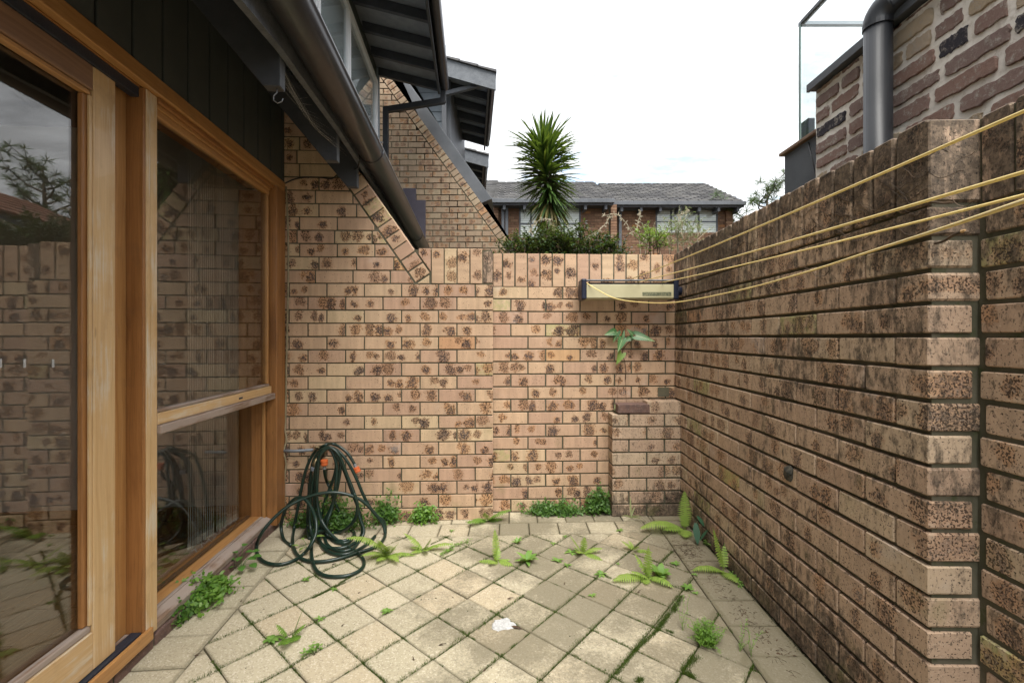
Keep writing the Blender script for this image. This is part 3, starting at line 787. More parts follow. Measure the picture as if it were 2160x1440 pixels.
# rafters, fascia, roof of the lower eave
KE = 1.07
def ep(prof): return [(d*KE, 1.2+(z-1.2)*KE) for d, z in prof]
for s_ in (2.99, 2.555, 1.815, 1.26, .75, .24, -.27, -.78):
    r_ = sprism('rafter', 'paint_dark', hs, ep([(-.670,2.078),(-.670,2.235),(-1.125,2.235+.455*1.2),(-1.125,2.078+.400*1.2),(-.725,2.078)]), s_, s_+.046, bevel=.002)
    box('rafter_end', 'paint_grey', r_, -.6698*KE, -.667*KE, s_+.0005, s_+.0455, 1.2+.879*KE, 1.2+1.034*KE, 0)  # lighter grey on this thin sheet stands in for light on the end face
for a, b, za, zb in ((-1.2, 1.44, 2.08, 2.135), (1.4402, 1.765, 2.135, 2.173), (1.7652, 2.49, 2.173, 2.203), (2.4902, 6.5, 2.203, 2.203)):
    pass
    sprism('fascia', 'paint_grey', hs, ep([(-.662,za),(-.637,za),(-.637,2.31),(-.662,2.31)]), a, b, taper=ep([(-.662,zb),(-.637,zb),(-.637,2.31),(-.662,2.31)]))
sprism('roof_lining', 'paint_dark', hs, ep([(-.655,2.285),(-.655,2.31),(-1.20,2.31+.545*1.27),(-1.20,2.285+.545*1.27)]), -1.2, 6.5)
sprism('roof', 'tile_grey', hs, ep([(-.60,2.29),(-.60,2.325),(-1.19,2.325+.60*1.27),(-1.19,2.29+.60*1.27)]), -1.2, 6.5)
pr = []
cx_, cz_, r1_ = -.612, 1.2+1.062*KE, .073
for i in range(15):
    a = PI+PI*i/14; pr.append((cx_+r1_*math.cos(a), cz_+r1_*1.05*math.sin(a)))
pr.append((cx_+r1_+.004, cz_+.004)); pr.append((cx_+r1_+.004, cz_+.012)); pr.append((cx_+r1_-.006, cz_+.012))
for i in range(14, -1, -1):
    a = PI+PI*i/14; pr.append((cx_+(r1_-.004)*math.cos(a), cz_+(r1_*1.05-.004)*math.sin(a)))
pr.append((cx_-r1_+.004, cz_+.03)); pr.append((cx_-r1_, cz_+.03))
gt = sprism('gutter', 'gutter_metal', hs, pr, -1.2, 6.4, smooth=False)
me = gt.data
for p in me.polygons:
    if len(p.vertices) == 4: p.use_smooth = True
for i, s_ in enumerate((.4, 2.9, 5.2)):
    b = sprism('gutter_joint', 'gutter_metal', gt, [(cx_+(r1_+.003)*math.cos(PI+PI*j/14), cz_+(r1_*1.05+.003)*math.sin(PI+PI*j/14)) for j in range(15)], s_, s_+.012)
hk = MB(); hp_ = [(-.700, 1.718, 2.10), (-.700, 1.718, 2.075)]
for i in range(9):
    a = PI/2+i*PI*1.35/8; hp_.append((-.700+.018+.018*math.cos(a+PI/2-.0)*1.0, 1.718, 2.058+.018*math.sin(a+PI/2)))
tube(hk, [Vector((-.735,1.838,2.142)), Vector((-.735,1.838,2.125)), Vector((-.747,1.838,2.112)), Vector((-.747,1.838,2.096)), Vector((-.733,1.838,2.085)), Vector((-.717,1.838,2.092)), Vector((-.713,1.838,2.104))], .0022, 6)
hk.build('hook', 'galv', hs, smooth=True)
# upper storey: wall, ribbon window, battens, eave
DU = -1.275
uw = box('upper_wall', 'cladding', hs, DU-.14, DU-.06, -1.2, 6.50, 2.9, 4.98, 0)
box('curtain', 'plaster', uw, DU-.0595, DU-.0565, -.9, 6.46, 3.0, 4.68, 0)
for k in range(0, 44):
    s0 = -1.2+k*.176
    if s0 > 6.4: break
    box('batten_board', 'cladding', uw, DU-.058, DU-.025, s0, s0+.168, 4.70, 4.95, .003)
uwin = box('window', 'white_frame', hs, DU-.055, DU, -.9, 6.53, 4.63, 4.695, .003)
for s_, w_ in ((-.9,.06), (.7,.06), (2.3, .06), (4.04, .06), (5.03, .07), (6.46, .07)):
    box('post', 'white_frame', uwin, DU-.055, DU-.002, s_, s_+w_, 3.10, 4.629, .003)
box('sill', 'white_frame', uwin, DU-.055, DU+.01, -.9, 6.53, 3.04, 3.099, .003)
for a, b in ((-.84,.7),(.76,2.3),(2.36,4.04),(4.10,5.03),(5.10,6.46)):
    box('pane', 'glass_window', uwin, DU-.036, DU-.032, a, b, 3.1, 4.63, 0)
    box('inner_frame', 'white_frame', uwin, DU-.05, DU-.012, b-.03, b-.001, 3.1, 4.628, .002)
box('end_trim', 'paint_bluegrey', hs, DU-.06, DU+.012, 6.532, 6.575, 2.9, 4.90, .003)
def eave(par, s0, s1, dw, do, zw, zo, rs_, barge=True, gmat='gutter_metal', tile_ov=.05):
    """sloping overhang with exposed rafters, fascia and gutter"""
    sl_ = (zw-zo)/(dw-do)
    sprism('soffit', 'paint_soffit', par, [(dw-.3,zw-sl_*-.0+.3*-sl_),(do,zo),(do,zo+.02),(dw-.3,zw+.3*-sl_+.02)], s0, s1)
    for s_ in rs_:
        sprism('rafter', 'paint_dark', par, [(dw,zw-.11),(do-.03,zo-.11),(do-.03,zo-.002),(dw,zw-.002)], s_, s_+.05, bevel=.002)
    sprism('fascia', 'paint_dark', par, [(do-.028,zo-.15),(do,zo-.15),(do,zo+.05),(do-.028,zo+.05)], s0, s1)
    gp = [(do+.002, zo+.03)]
    for i in range(9):
        a = PI+PI*i/8; gp.append((do+.062+.06*math.cos(a), zo-.03+.06*math.sin(a)))
    gp.append((do+.122, zo+.01)); gp.append((do+.114, zo+.01))
    sprism('gutter', gmat, par, gp, s0-.02, s1+.02)
    L_ = 0; n = 5
    rf = sprism('roof', 'tile_grey', par, [(do+.03,zo+.055),(do+.03,zo+.075),(dw-1.6,zo+.075+(do-dw+1.6)*-sl_*1.0),(dw-1.6,zo+.055+(do-dw+1.6)*-sl_)], s0-.03, s1+.03)
    for i in range(6):
        d1 = do+.05-i*.30; z1 = zo+.082+(do+.05-d1)*-sl_
        sprism('tile_row', 'tile_grey', rf, [(d1,z1),(d1,z1+.028),(d1-.33,z1+.012+.33*-sl_),(d1-.33,z1+.33*-sl_)], s0-.06, s1+.05)
eave(hs, -1.2, 6.58, DU, -.44, 4.90, 4.735, [6.53-.47*k for k in range(17)])
dp = MB(); 
def bar(mb, a, b, w, h=None, up=Vector((0,0,1))):
    a, b = Vector(a), Vector(b); t = (b-a).normalized(); n = t.cross(up)
    if n.length < 1e-4: n = t.cross(Vector((1,0,0)))
    n.normalize(); u_ = n.cross(t); h = h or w
    vs = [p+n*x*w/2+u_*y*h/2 for p in (a, b) for x, y in ((-1,-1),(1,-1),(1,1),(-1,1))]
    mb.add(vs, [(3,2,1,0),(4,5,6,7),(0,1,5,4),(1,2,6,5),(2,3,7,6),(3,0,4,7)], [(0,0)]*8); return mb
bar(dp, (-.40, 6.62, 4.72), (-.40, 6.62, 4.50), .075); bar(dp, (-.38, 6.621, 4.52), (-1.215, 6.621, 4.35), .075); bar(dp, (-1.19, 6.622, 4.385), (-1.19, 6.622, 2.2), .075)
dp.build('downpipe', 'pipe_paint', hs, .004)
box('house_wall', 'loose_brick', hs, -1.32, -1.24, 3.32, 6.5, -.05, 3.0, 0)
# ---- second unit
O2 = (0, 6.8)
h2 = thing('terrace_house', 'second terrace unit, its speckled brick gable rising behind the garden wall under dark eaves', 'house', (0, 6.8, 0), 0)
pp = lambda x, y: onplane(x, y, O2, 0)
a_, b_ = pp(825.8, 166.5), pp(1058, 487)
dx, dz = b_[0]-a_[0], b_[1]-a_[1]; l_ = math.hypot(dx, dz); ux2, uz2 = dx/l_, dz/l_; nx2, nz2 = -uz2, ux2
if nx2 < 0: nx2, nz2 = -nx2, -nz2
c2 = nx2*a_[0]+nz2*a_[1]
xl2 = pp(770, 300)[0]
e0 = (a_[0]-ux2*1.4, a_[1]-uz2*1.4)
mm = MB(); prf = [(xl2,-.1),(b_[0]+.9,-.1),(b_[0]+.9,1.4),(b_[0]-nx2*.02,b_[1]-nz2*.02),(e0[0]-nx2*.02,e0[1]-nz2*.02),(xl2,e0[1])]
n = len(prf)
mm.add([(x,y,z) for y in (.008,.22) for x,z in prf], [tuple(range(n)), tuple(range(2*n-1,n-1,-1))]+[(i,i+n,(i+1)%n+n,(i+1)%n) for i in range(n)])
mm.build('mortar', 'mortar_far', h2)
courses(h2, xl2, b_[0]+.5, 26, 60, 'brick_far', lambda k: a_[0]+(.12 if k % 2 else 0), hps=[(nx2, nz2, c2-.122)], joint=.012, depth=.05, bev=.003, cor=0)
for i in range(-2, 60):
    P = [(b_[0]-ux2*(i*.0868+t_)-nx2*w_, b_[1]-uz2*(i*.0868+t_)-nz2*w_) for t_, w_ in ((.004,0),(.080,0),(.080,.11),(.004,.11))]
    if area(P) < 0: P = P[::-1]
    if min(q[1] for q in P) > 2.3 and max(q[1] for q in P) < 5.6: put_brick(h2, P, 'brick_far', depth=.215, bev=.003, cor=0, rot=math.atan2(uz2, ux2))
# metal barge on the rake
t0, t1 = -.95, 1.40
def rkp(t_, o_): return (a_[0]+ux2*t_+nx2*o_, a_[1]+uz2*t_+nz2*o_)
bb = pp(1017, 428); tl = (bb[0]-a_[0])*ux2+(bb[1]-a_[1])*uz2
P = [rkp(-1.2, .006), rkp(tl-.02, .006), rkp(tl+.02, .17), rkp(-1.2, .19)]
MB().add([(x, y, z) for y in (.06, 2.5) for x, z in P], [(0,1,2,3),(7,6,5,4),(0,4,5,1),(1,5,6,2),(2,6,7,3),(3,7,4,0)]).build('roof_edge', 'paint_slate', h2, .004)
# weatherboards and post
q0 = onplane(943, 200, (0, 7.35), 0)
for k in range(14):
    z0 = 3.7+k*.15
    mbx = MB(); x0 = q0[0]-1.2; x1 = q0[0]-.02
    mbx.add([(x0,.55,z0),(x1,.55,z0),(x1,.565,z0+.155),(x0,.565,z0+.155),(x0,.59,z0),(x1,.59,z0),(x1,.59,z0+.155),(x0,.59,z0+.155)], [(0,1,2,3),(7,6,5,4),(0,4,5,1),(1,5,6,2),(2,6,7,3),(3,7,4,0)])
    mbx.build('weatherboard', 'paint_bluegrey', h2)
MB().box(q0[0]-.02, q0[0]+.06, .50, 2.7, 3.2, 5.5).build('upper_wall', 'paint_slate', h2)
dq = MB(); pz = lambda x, y, t: P3(x, y, t)-Vector((0, 6.8, 0))
bar(dq, pz(937, 190, 7.15), pz(937, 300, 7.15), .07); bar(dq, pz(934, 200, 7.14), pz(1031, 175, 7.05), .06); bar(dq, pz(1029, 180, 7.13), pz(1029, 165, 7.13), .06)
dq.build('downpipe', 'paint_slate', h2, .003)
def far_eave(label_parent, t0, t1, topz, d_o, d_w, rf, off):
    """eave seen from below with a barge board facing the camera; local frame = house frame"""
    e = thing('roof_frame', None, None)
    return e
h2e = bpy.data.objects.new('eave', None); C.objects.link(h2e); h2e.parent = h2
h2e.location = (0, -6.8, 0); h2e.rotation_euler = (0, 0, AL)
def eave2(par, s0, s1, dw, do, zw, zo, rs_, prefix=''):
    sl_ = (zw-zo)/(dw-do)
    P_ = lambda d, z: (d, z)
    sprism('soffit', 'paint_soffit', par, [(dw-.25,zw-.25*sl_),(do,zo),(do,zo+.02),(dw-.25,zw-.25*sl_+.02)], s0, s1)
    for s_ in rs_: sprism('rafter', 'paint_dark', par, [(dw-.25,zw-.25*sl_-.12),(do-.03,zo-.12),(do-.03,zo-.002),(dw-.25,zw-.25*sl_-.002)], s_, s_+.06)
    sprism('fascia', 'paint_dark', par, [(do-.03,zo-.15),(do,zo-.15),(do,zo+.06),(do-.03,zo+.06)], s0, s1)
    sprism('gutter', 'gutter_metal', par, [(do+.002,zo+.05),(do+.002,zo-.06),(do+.04,zo-.085),(do+.08,zo-.05),(do+.085,zo+.03)], s0, s1)
    sprism('barge_board', 'paint_grey', par, [(dw-.9,zw-.9*sl_-.16),(do+.09,zo-.16+.09*sl_),(do+.09,zo+.09+.09*sl_),(dw-.9,zw-.9*sl_+.09)], s0-.035, s0-.002)
    for i in range(5):
        d1 = do+.10-i*.27; z1 = zo+.095+(d1-do)*sl_
        sprism('roof_tile', 'tile_grey', par, [(d1,z1),(d1,z1+.035),(d1-.30,z1+.018-.30*sl_),(d1-.30,z1-.30*sl_)], s0-.07, s1+.03)
eave2(h2e, 7.02, 9.35, -.40, .27, 5.24, 5.08, [7.42+.43*k for k in range(5)])
h3 = thing('terrace_house', 'third terrace unit, only its dark tiled eave showing beyond the second gable', 'house', (0, 0, 0), AL)
eave2(h3, 10.0, 12.4, -.40, .27, 5.16, 5.0, [10.4+.45*k for k in range(5)])
box('upper_wall', 'paint_slate', h3, -.9, -.42, 10.05, 12.4, 0, 5.1, 0)
# stepped slate flashing in front of the far gable
O3 = 6.55
fl = MB(); P = [(855,530),(897,530),(897,422),(877,422),(877,397),(850,397)]
pts = [((x-CX)/F*O3, H+(HY-y)/F*O3) for x, y in P]
fl.add([(x, y, z) for y in (O3, O3+.04) for x, z in pts], [tuple(range(6)), tuple(range(11,5,-1))]+[(i,i+6,(i+1)%6+6,(i+1)%6) for i in range(6)])
fl = fl.build('metal_screen', 'loose_brick', None); MATS['x'] = None
setp(fl, 'stepped plum-grey metal screen between the gutter and the far brick gable', 'screen')
mottled('paint_plum', (.070,.062,.080), (.085,.075,.095), 5, rough=.55); fl.data.materials[0] = MATS['paint_plum']
# ============================================================ HOUSES BEHIND
def far_house(label, xa, xb, t, xra, xrb, tr, yr, ye, win, group=None, pipe=None, wall_x=None, piers=()):
    """xa..xb eave ends (px) at depth t, ridge xra..xrb (px) at depth tr, yr/ye their heights (px)"""
    h_ = thing('brick_house', label, 'house', (0, 0, 0))
    X = lambda px, tt: (px-CX)/F*tt
    Z = lambda py, tt: H+(HY-py)/F*tt
    e0, e1 = Vector((X(xa,t), t, Z(ye,t))), Vector((X(xb,t), t, Z(ye,t)))
    r0, r1 = Vector((X(xra,tr), tr, Z(yr,tr))), Vector((X(xrb,tr), tr, Z(yr,tr)))
    rf = MB().add([e0, e1, r1, r0, e0-Vector((0,0,.05)), e1-Vector((0,0,.05)), r1-Vector((0,0,.05)), r0-Vector((0,0,.05)), r1+Vector((0,3,-1.5)), r0+Vector((0,3,-1.5))],
        [(0,1,2,3),(7,6,5,4),(0,4,5,1),(1,5,6,2),(3,7,4,0),(3,2,8,9)]).build('roof', 'tile_grey', h_)
    nr = 17
    for i in range(nr):
        a0 = e0.lerp(r0, i/nr); a1 = e1.lerp(r1, i/nr); b0 = e0.lerp(r0, (i+1.15)/nr); b1 = e1.lerp(r1, (i+1.15)/nr)
        L_ = (a1-a0).length; n = max(1, int(L_/.33)); st = (i % 2)*.5
        up = Vector((0,-.01,.024))
        for j in range(n+1):
            u0 = max(0, (j-st)/n); u1 = min(1, (j+1-st)/n-.012)
            if u1 <= u0+.01: continue
            q = random.uniform(0, .012)
            vs = [a0.lerp(a1,u0), a0.lerp(a1,u1), b0.lerp(b1,u1), b0.lerp(b1,u0)]
            up2 = up+Vector((0,0,q))
            V = [vs[0]+up2, vs[1]+up2, vs[2]+Vector((0,0,.012)), vs[3]+Vector((0,0,.012)), vs[0], vs[1]]
            MB().add(V, [(0,1,2,3),(4,5,1,0)], r=random.random()).build('roof_tile', 'tile_far', rf)
    ov = .45; wy = t+ov
    wx0, wx1 = e0.x+.05, (X(wall_x, wy) if wall_x else e1.x-.05); wz = e0.z-.02
    # gutter, fascia, brackets
    MB().box(e0.x-.05, e1.x+.02, t-.10, t-.002, e0.z-.13, e0.z-.01).build('gutter', 'paint_slate', h_, .01)
    MB().box(e0.x, e1.x, t, t+.03, e0.z-.18, e0.z-.03).build('fascia', 'paint_dark', h_)
    x = e0.x+.3
    while x < e1.x-.1:
        MB().box(x, x+.08, t+.03, wy, e0.z-.30, e0.z-.16).build('rafter_end', 'paint_slate', h_); x += .62
    MB().box(e0.x, e1.x, t+.03, wy+.2, e0.z-.16, e0.z-.13).build('soffit', 'paint_dark', h_)
    # brick wall with openings
    wins = [(X(a, wy), X(b, wy), Z(d, wy), Z(c, wy)) for a, b, c, d, _ in win]
    bk = MB().box(wx0, wx1, wy+.02, wy+.2, -.1, wz)
    bk.build('mortar', 'mortar_far', h_)
    st = MB()
    for k in range(16, int(wz/.086)):
        x = wx0+(.12 if k % 2 else 0)-.24
        while x < wx1:
            a, b = max(x, wx0), min(x+.23, wx1); x += .24
            if b-a < .03: continue
            zc = (k+.5)*.086
            segs = [(a, b)]
            for (p, q, z0, z1) in wins:
                if z0 < zc < z1:
                    ns = []
                    for a2, b2 in segs:
                        if b2 <= p or a2 >= q: ns.append((a2, b2)); continue
                        if a2 < p: ns.append((a2, p))
                        if b2 > q: ns.append((q, b2))
                    segs = ns
            for a2, b2 in segs:
                if b2-a2 > .02: st.box(a2, b2, wy+random.uniform(0,.004), wy+.05, k*.086+.005, (k+1)*.086-.005, r=random.random())
    for (pa, pb) in piers:
        xa_, xb_ = X(pa, wy), X(pb, wy)
        for k in range(16, int(wz/.086)): st.box(xa_, xb_-.01, wy-.11, wy+.0, k*.086+.005, (k+1)*.086-.005, r=random.random())
    # fix uv of the small bricks so that every brick gets its own blotches
    setp(st.build('brick_courses', 'brick_distant', h_), kind='stuff')
    for (x0, x1, z0, z1), (_, _, _, _, bars) in zip(wins, win):
        wn = MB().box(x0, x1, wy+.0, wy+.03, z1-.05, z1).box(x0, x0+.05, wy, wy+.03, z0, z1-.051).box(x1-.05, x1, wy, wy+.03, z0, z1-.051)
        for bx in bars: bx = X(bx, wy); wn.box(bx-.03, bx+.03, wy+.002, wy+.03, z0, z1-.052)
        wn = wn.build('window', 'paint_slate', h_)
        MB().box(x0+.05, x1-.05, wy+.006, wy+.028, z0+(z1-z0)*.42, z0+(z1-z0)*.42+.045).build('transom', 'paint_slate', wn)
        MB().box(x0+.02, x1-.02, wy+.012, wy+.016, z0, z1-.03).build('pane', 'glass_clear', wn)
        bl = MB(); z = z0
        while z < z1-.05: bl.box(x0+.03, x1-.03, wy+.018, wy+.0195, z, z+.055); z += .066
        bl.build('blind', 'plaster', wn)
    if pipe:
        for (xa_, ya_, xb_, yb_) in pipe:
            q = MB(); bar(q, P3(xa_, ya_, wy-.12), P3(xb_, yb_, wy-.12), .09); q.build('downpipe', 'paint_slate', h_, .01)
    return h_
def tile_far_mat():
    m, q, out = newmat('tile_far')
    r = q.n('ShaderNodeAttribute', attribute_name='rnd').outputs['Fac']; p = q.pos()
    col = q.mix(r, (.055,.055,.058), (.12,.117,.113)); col = q.mix(q.ss(q.noise(p, 1.2, 4), .5, .7), col, (.06,.059,.057))
    bsdf(q, out, col, .9, .2)
tile_far_mat()
far_house('brick house with slate-grey tiled roof and triple window, right-hand of the row behind', 1290, 1570, 14.9, 1262, 1487, 17.7, 387, 425,
          [(1383, 1514, 437, 492, (1416, 1474))], pipe=[(1308, 432, 1308, 560), (1311, 441, 1352, 441)], wall_x=1544, piers=((1529,1544),))
far_house('middle brick house of the row behind, half hidden by the spiky palm-like plant', 1040, 1294, 14.2, 1049, 1253, 17.0, 384, 420,
          [(1095, 1225, 437, 500, (1120, 1190))], pipe=[(1061, 428, 1061, 560), (1069, 430, 1069, 560)], piers=((1041,1052),(1287,1300)))
far_house('brick house at the left of the row behind, peeping out beside the gable', 985, 1041, 14.8, 990, 1051, 17.4, 381, 418, [])
# tiled house over the right-hand wall (seen in the glass of the door)
rh = thing('brick_house', 'brown brick house with red tiled roof, mirrored in the glass of the door', 'house', (0,0,0), AL)
st = MB()
for k in range(10, 40):
    y_ = 3.0+(.12 if k%2 else 0)
    while y_ < 12: st.box(6.40, 6.45, y_, y_+.23, k*.086+.005, (k+1)*.086-.005, r=random.random()); y_ += .24
setp(st.build('brick_courses', 'brick_distant', rh), kind='stuff')
box('mortar', 'mortar_far', rh, 6.42, 7.5, 3.0, 12, -.1, 3.45, 0)
box('fascia', 'paint_slate', rh, 6.0, 6.05, 3.0, 12.1, 3.30, 3.46, 0)
for i in range(7):
    d1 = 5.93+i*.30; z1 = 3.47+i*.135
    y_ = 2.9
    while y_ < 12:
        v = [(d1,y_,z1),(d1,y_+.28,z1),(d1+.33,y_+.28,z1+.13),(d1+.33,y_,z1+.13)]
        MB().add(v+[(a,b,c+.05) for a,b,c in v], [(4,5,6,7),(3,2,1,0),(0,1,5,4),(1,2,6,5),(2,3,7,6),(3,0,4,7)]).build('roof_tile', 'tile_red', rh)
        y_ += .3
sprism('roof', 'tile_red', rh, [(5.95,3.45),(8.05,4.38),(10,3.5)], 2.9, 12)

# ============================================================ NEIGHBOUR: rubble wall, pipe, parapet, glass
ON = (1.80, 2.77)
nw = thing('rubble_wall', 'neighbour wall of rough purple-brown bricks in thick pale mortar, upper right', 'wall', (1.80, 2.77, 0), R(-90))
mm = MB(); nxs, nzs = 40, 18
vs = []; 
for i in range(nxs+1):
    for j in range(nzs+1):
        x, z = 3.2*i/nxs, .6+2.055*j/nzs
        vs.append((x, .004+.012*(mnoise.noise(Vector((x*9, z*9, 3)))), z))
fs = [(i*(nzs+1)+j, (i+1)*(nzs+1)+j, (i+1)*(nzs+1)+j+1, i*(nzs+1)+j+1) for i in range(nxs) for j in range(nzs)]
k_ = len(vs); vs += [(0,.25,.6),(3.2,.25,.6),(3.2,.25,2.655),(0,.25,2.655)]
fs += [(0, nzs, k_+3, k_), (nzs, nxs*(nzs+1)+nzs, k_+2, k_+3)]
mm.add(vs, fs).build('mortar', 'mortar_cream', nw, smooth=True)
def ragged(x0, x1, z0, z1, j=.006, n=16, m=5):
    P = []
    for i in range(n): P.append((x0+(x1-x0)*i/n, z0))
    for i in range(m): P.append((x1, z0+(z1-z0)*i/m))
    for i in range(n): P.append((x1-(x1-x0)*i/n, z1))
    for i in range(m): P.append((x0, z1-(z1-z0)*i/m))
    o = random.uniform(0, 99)
    cx = (x0+x1)/2; cz = (z0+z1)/2; out = []
    for q, (x, z) in enumerate(P):
        corner = max(abs(x-cx)/(x1-x0)*2, 0)*max(abs(z-cz)/(z1-z0)*2, 0)
        k = 1-.07*max(0, corner-.7)/.3
        dx = mnoise.noise(Vector((x*75, z*75, o)))*j*1.5; dz = (.45*mnoise.noise(Vector((x*35, z*35, o+7)))+.75*mnoise.noise(Vector((x*170, z*170, o+7))))*j*1.5
        out.append((cx+(x-cx)*(1-(1-k)*.45)+dx, cz+(z-cz)*k+dz))
    return out
for k in range(12):
    z0 = 1.64+k*.0905
    x = .02-random.uniform(0, .1)
    while x < 2.4:
        L_ = random.choice((.235, .235, .25, .12, .20)); a = max(x, .012)
        if x+L_ > .05:
            P = ragged(a, x+L_, z0+random.uniform(0,.007), min(z0+.066+random.uniform(-.008,.005), 2.65))
            xs = [p[0] for p in P]; zs = [p[1] for p in P]; cx = sum(xs)/len(xs); cz = sum(zs)/len(zs)
            vs, fs, uvs = solid([(p[0]-cx, p[1]-cz) for p in P], .08, .0022, 0, .0012)
            o = MB().add(vs, fs, uvs).build('brick', 'brick_rubble', nw); o.location = (cx, -.002-random.uniform(0,.005), cz)
        x += L_+random.uniform(.020, .040)
MB().box(-.015, 1.0, -.045, -.028, 2.655, 2.70).build('capping', 'paint_slate', nw, .002)
MB().box(1.003, 3.2, -.045, -.028, 2.655, 2.70).build('capping', 'paint_slate', nw, .002)
MB().box(-.012, 3.2, -.0275, .26, 2.66, 2.69).build('capping', 'paint_slate', nw)
for k in range(7):
    x0 = .18+k*.001
dpn = MB()
dx_ = (1852-CX)/F*2.2; top = 2.675
tube(dpn, [(dx_, 2.2, .4), (dx_, 2.2, 1.4), (dx_, 2.2, top-.01)], .0565, 24)
dpn = dpn.build('downpipe', 'pipe_paint', None, smooth=True); setp(dpn, 'thick slate-grey round downpipe in front of the rubble brick wall', 'pipe')
el = MB(); pts = [Vector((dx_, 2.2, top-.02))]
for i in range(9):
    a = PI/2*i/8; pts.append(Vector((dx_+.04*(1-math.cos(a)), 2.2-.075*(1-math.cos(a)), top+.075*math.sin(a))))
pts.append(pts[-1]+Vector((.05,-.45,.02)))
tube(el, pts, .0595, 24); el.build('elbow', 'pipe_paint', dpn, smooth=True)
sk = MB(); tube(sk, [(dx_,2.2,top-.022),(dx_,2.2,top+.002)], .0615, 24); sk.build('socket', 'pipe_paint', dpn)
pb = MB().box(1.85, 2.6, 2.79, 3.17, .9, 2.43).build('parapet', 'paint_slate', None, .003)
setp(pb, 'dark grey boxed parapet at the far end of the rubble brick wall', 'parapet')
MB().box(1.825, 2.6, 2.79, 3.195, 2.432, 2.452).build('capping', 'wood_rail', pb, .002)
bal = thing('glass_balustrade', 'frameless glass balustrade standing on the parapet behind the downpipe', 'balustrade', (0,0,0))
MB().box(1.868, 3.6, 3.02, 3.032, 2.46, 3.215).build('pane', 'glass_clear', bal)
MB().box(1.868, 1.88, 1.2, 3.015, 2.46, 3.215).build('pane', 'glass_clear', bal)
MB().box(1.862, 3.6, 3.012, 3.040, 3.216, 3.240).build('top_rail', 'paint_bluegrey', bal, .002)
MB().box(1.860, 1.888, 1.2, 3.010, 3.216, 3.240).build('top_rail', 'paint_slate', bal, .002)
MB().box(1.862, 1.8675, 3.016, 3.034, 2.46, 3.215).build('edge', 'glass_edge', bal)
q = P3(1708, 272, 3.0); MB().box(q.x-.022, q.x+.022, 2.98, 3.06, 2.455, 2.60).build('clamp', 'track_metal', bal, .004)
cb = MB(); tube(cb, catmull([P3(1703,290,2.99), P3(1706,305,2.9), P3(1713,335,2.82), P3(1722,372,2.78)], 6), .004, 6)
setp(cb.build('cable', 'black_cable', None, smooth=True), 'thin black cable hanging down the grey parapet', 'cable')

# ============================================================ CLOTHESLINE
t_ = 3.02
cl = thing('clothesline', 'retractable clothesline in a cream case on the back wall, four yellow lines drawn out', 'clothesline', (0,0,0))
A = P3(1238, 590, 3.04); B = P3(1420, 590, 3.06)
x0, x1 = A.x, B.x; zt = H+(HY-590)/F*3.05; zb = H+(HY-628)/F*3.05
yb = 3.20; yf = 3.05
MB().box(x0, x1, yf, yf+.006, zb, zt-.030).build('case_front', 'cream_metal', cl, .002)
MB().box(x0, x1, yf+.006, yb, zb-.006, zb+.002).build('case_base', 'cream_metal', cl, .002)
sq = MB().add([(x0,yf+.02,zt+.004),(x1,yf+.02,zt+.004),(x1,yb,zt+.012),(x0,yb,zt+.012),(x0,yf+.02,zt-.002),(x1,yf+.02,zt-.002),(x1,yb,zt+.006),(x0,yb,zt+.006)], [(0,1,2,3),(7,6,5,4),(0,4,5,1),(1,5,6,2),(2,6,7,3),(3,7,4,0)]).build('case_top', 'grey_plastic', cl)
MB().box(x0+.006, x1-.006, yf+.04, yf+.09, zb+.01, zt-.012).build('roller', 'navy_plastic', cl, .01)
for (a, b, sg) in ((x0-.034, x0, -1), (x1, x1+.034, 1)):
    e = MB().box(a, b, yf-.004, yb, zb-.010, zt+.008).build('end_cap', 'navy_plastic', cl, .008)
    if sg > 0:
        kb = MB(); lathe(kb, [(.0,0),(.030,0),(.033,.008),(.028,.03),(0,.032)], 16, Matrix.Translation((b+.001, yf+.05, (zb+zt)/2-.01)) @ Matrix.Rotation(R(90), 4, 'Y')); kb.build('knob', 'navy_plastic', e)
lx = H; l0 = (1355-CX)/F*yf; l1 = (1416-CX)/F*yf
MB().box(l0, l1, yf-.0012, yf-.0002, H+(HY-624)/F*yf, H+(HY-616)/F*yf).build('label', 'label_print', cl)
for (a, b, pa, pb_, ta) in ((1330, 589, 2160, 222, .60), (1345, 595, 2160, 350, .60), (1395, 596, 2160, 401, .76)):
    p = P3(a, b, 3.09); q_ = P3(pa, pb_, ta); e = q_+(q_-p)*.30
    ln = MB(); pts = [p.lerp(e, i/10)-Vector((0,0,.012*math.sin(PI*i/10))) for i in range(11)]
    tube(ln, pts, .0027, 8); ln.build('line', 'yellow_line', cl, smooth=True)
pts = [P3(a, b, c) for a, b, c in ((1236,596,3.06),(1262,612,3.0),(1300,630,2.85),(1360,638,2.65),(1430,637,2.35),(1560,612,1.80),(1700,574,1.30),(1850,526,.93),(2000,478,.67),(2160,424,.46))]
pts.append(pts[-1]+(pts[-1]-pts[-2])*.9)
ln = MB(); tube(ln, catmull(pts, 6), .0027, 8); ln.build('line', 'yellow_line', cl, smooth=True)

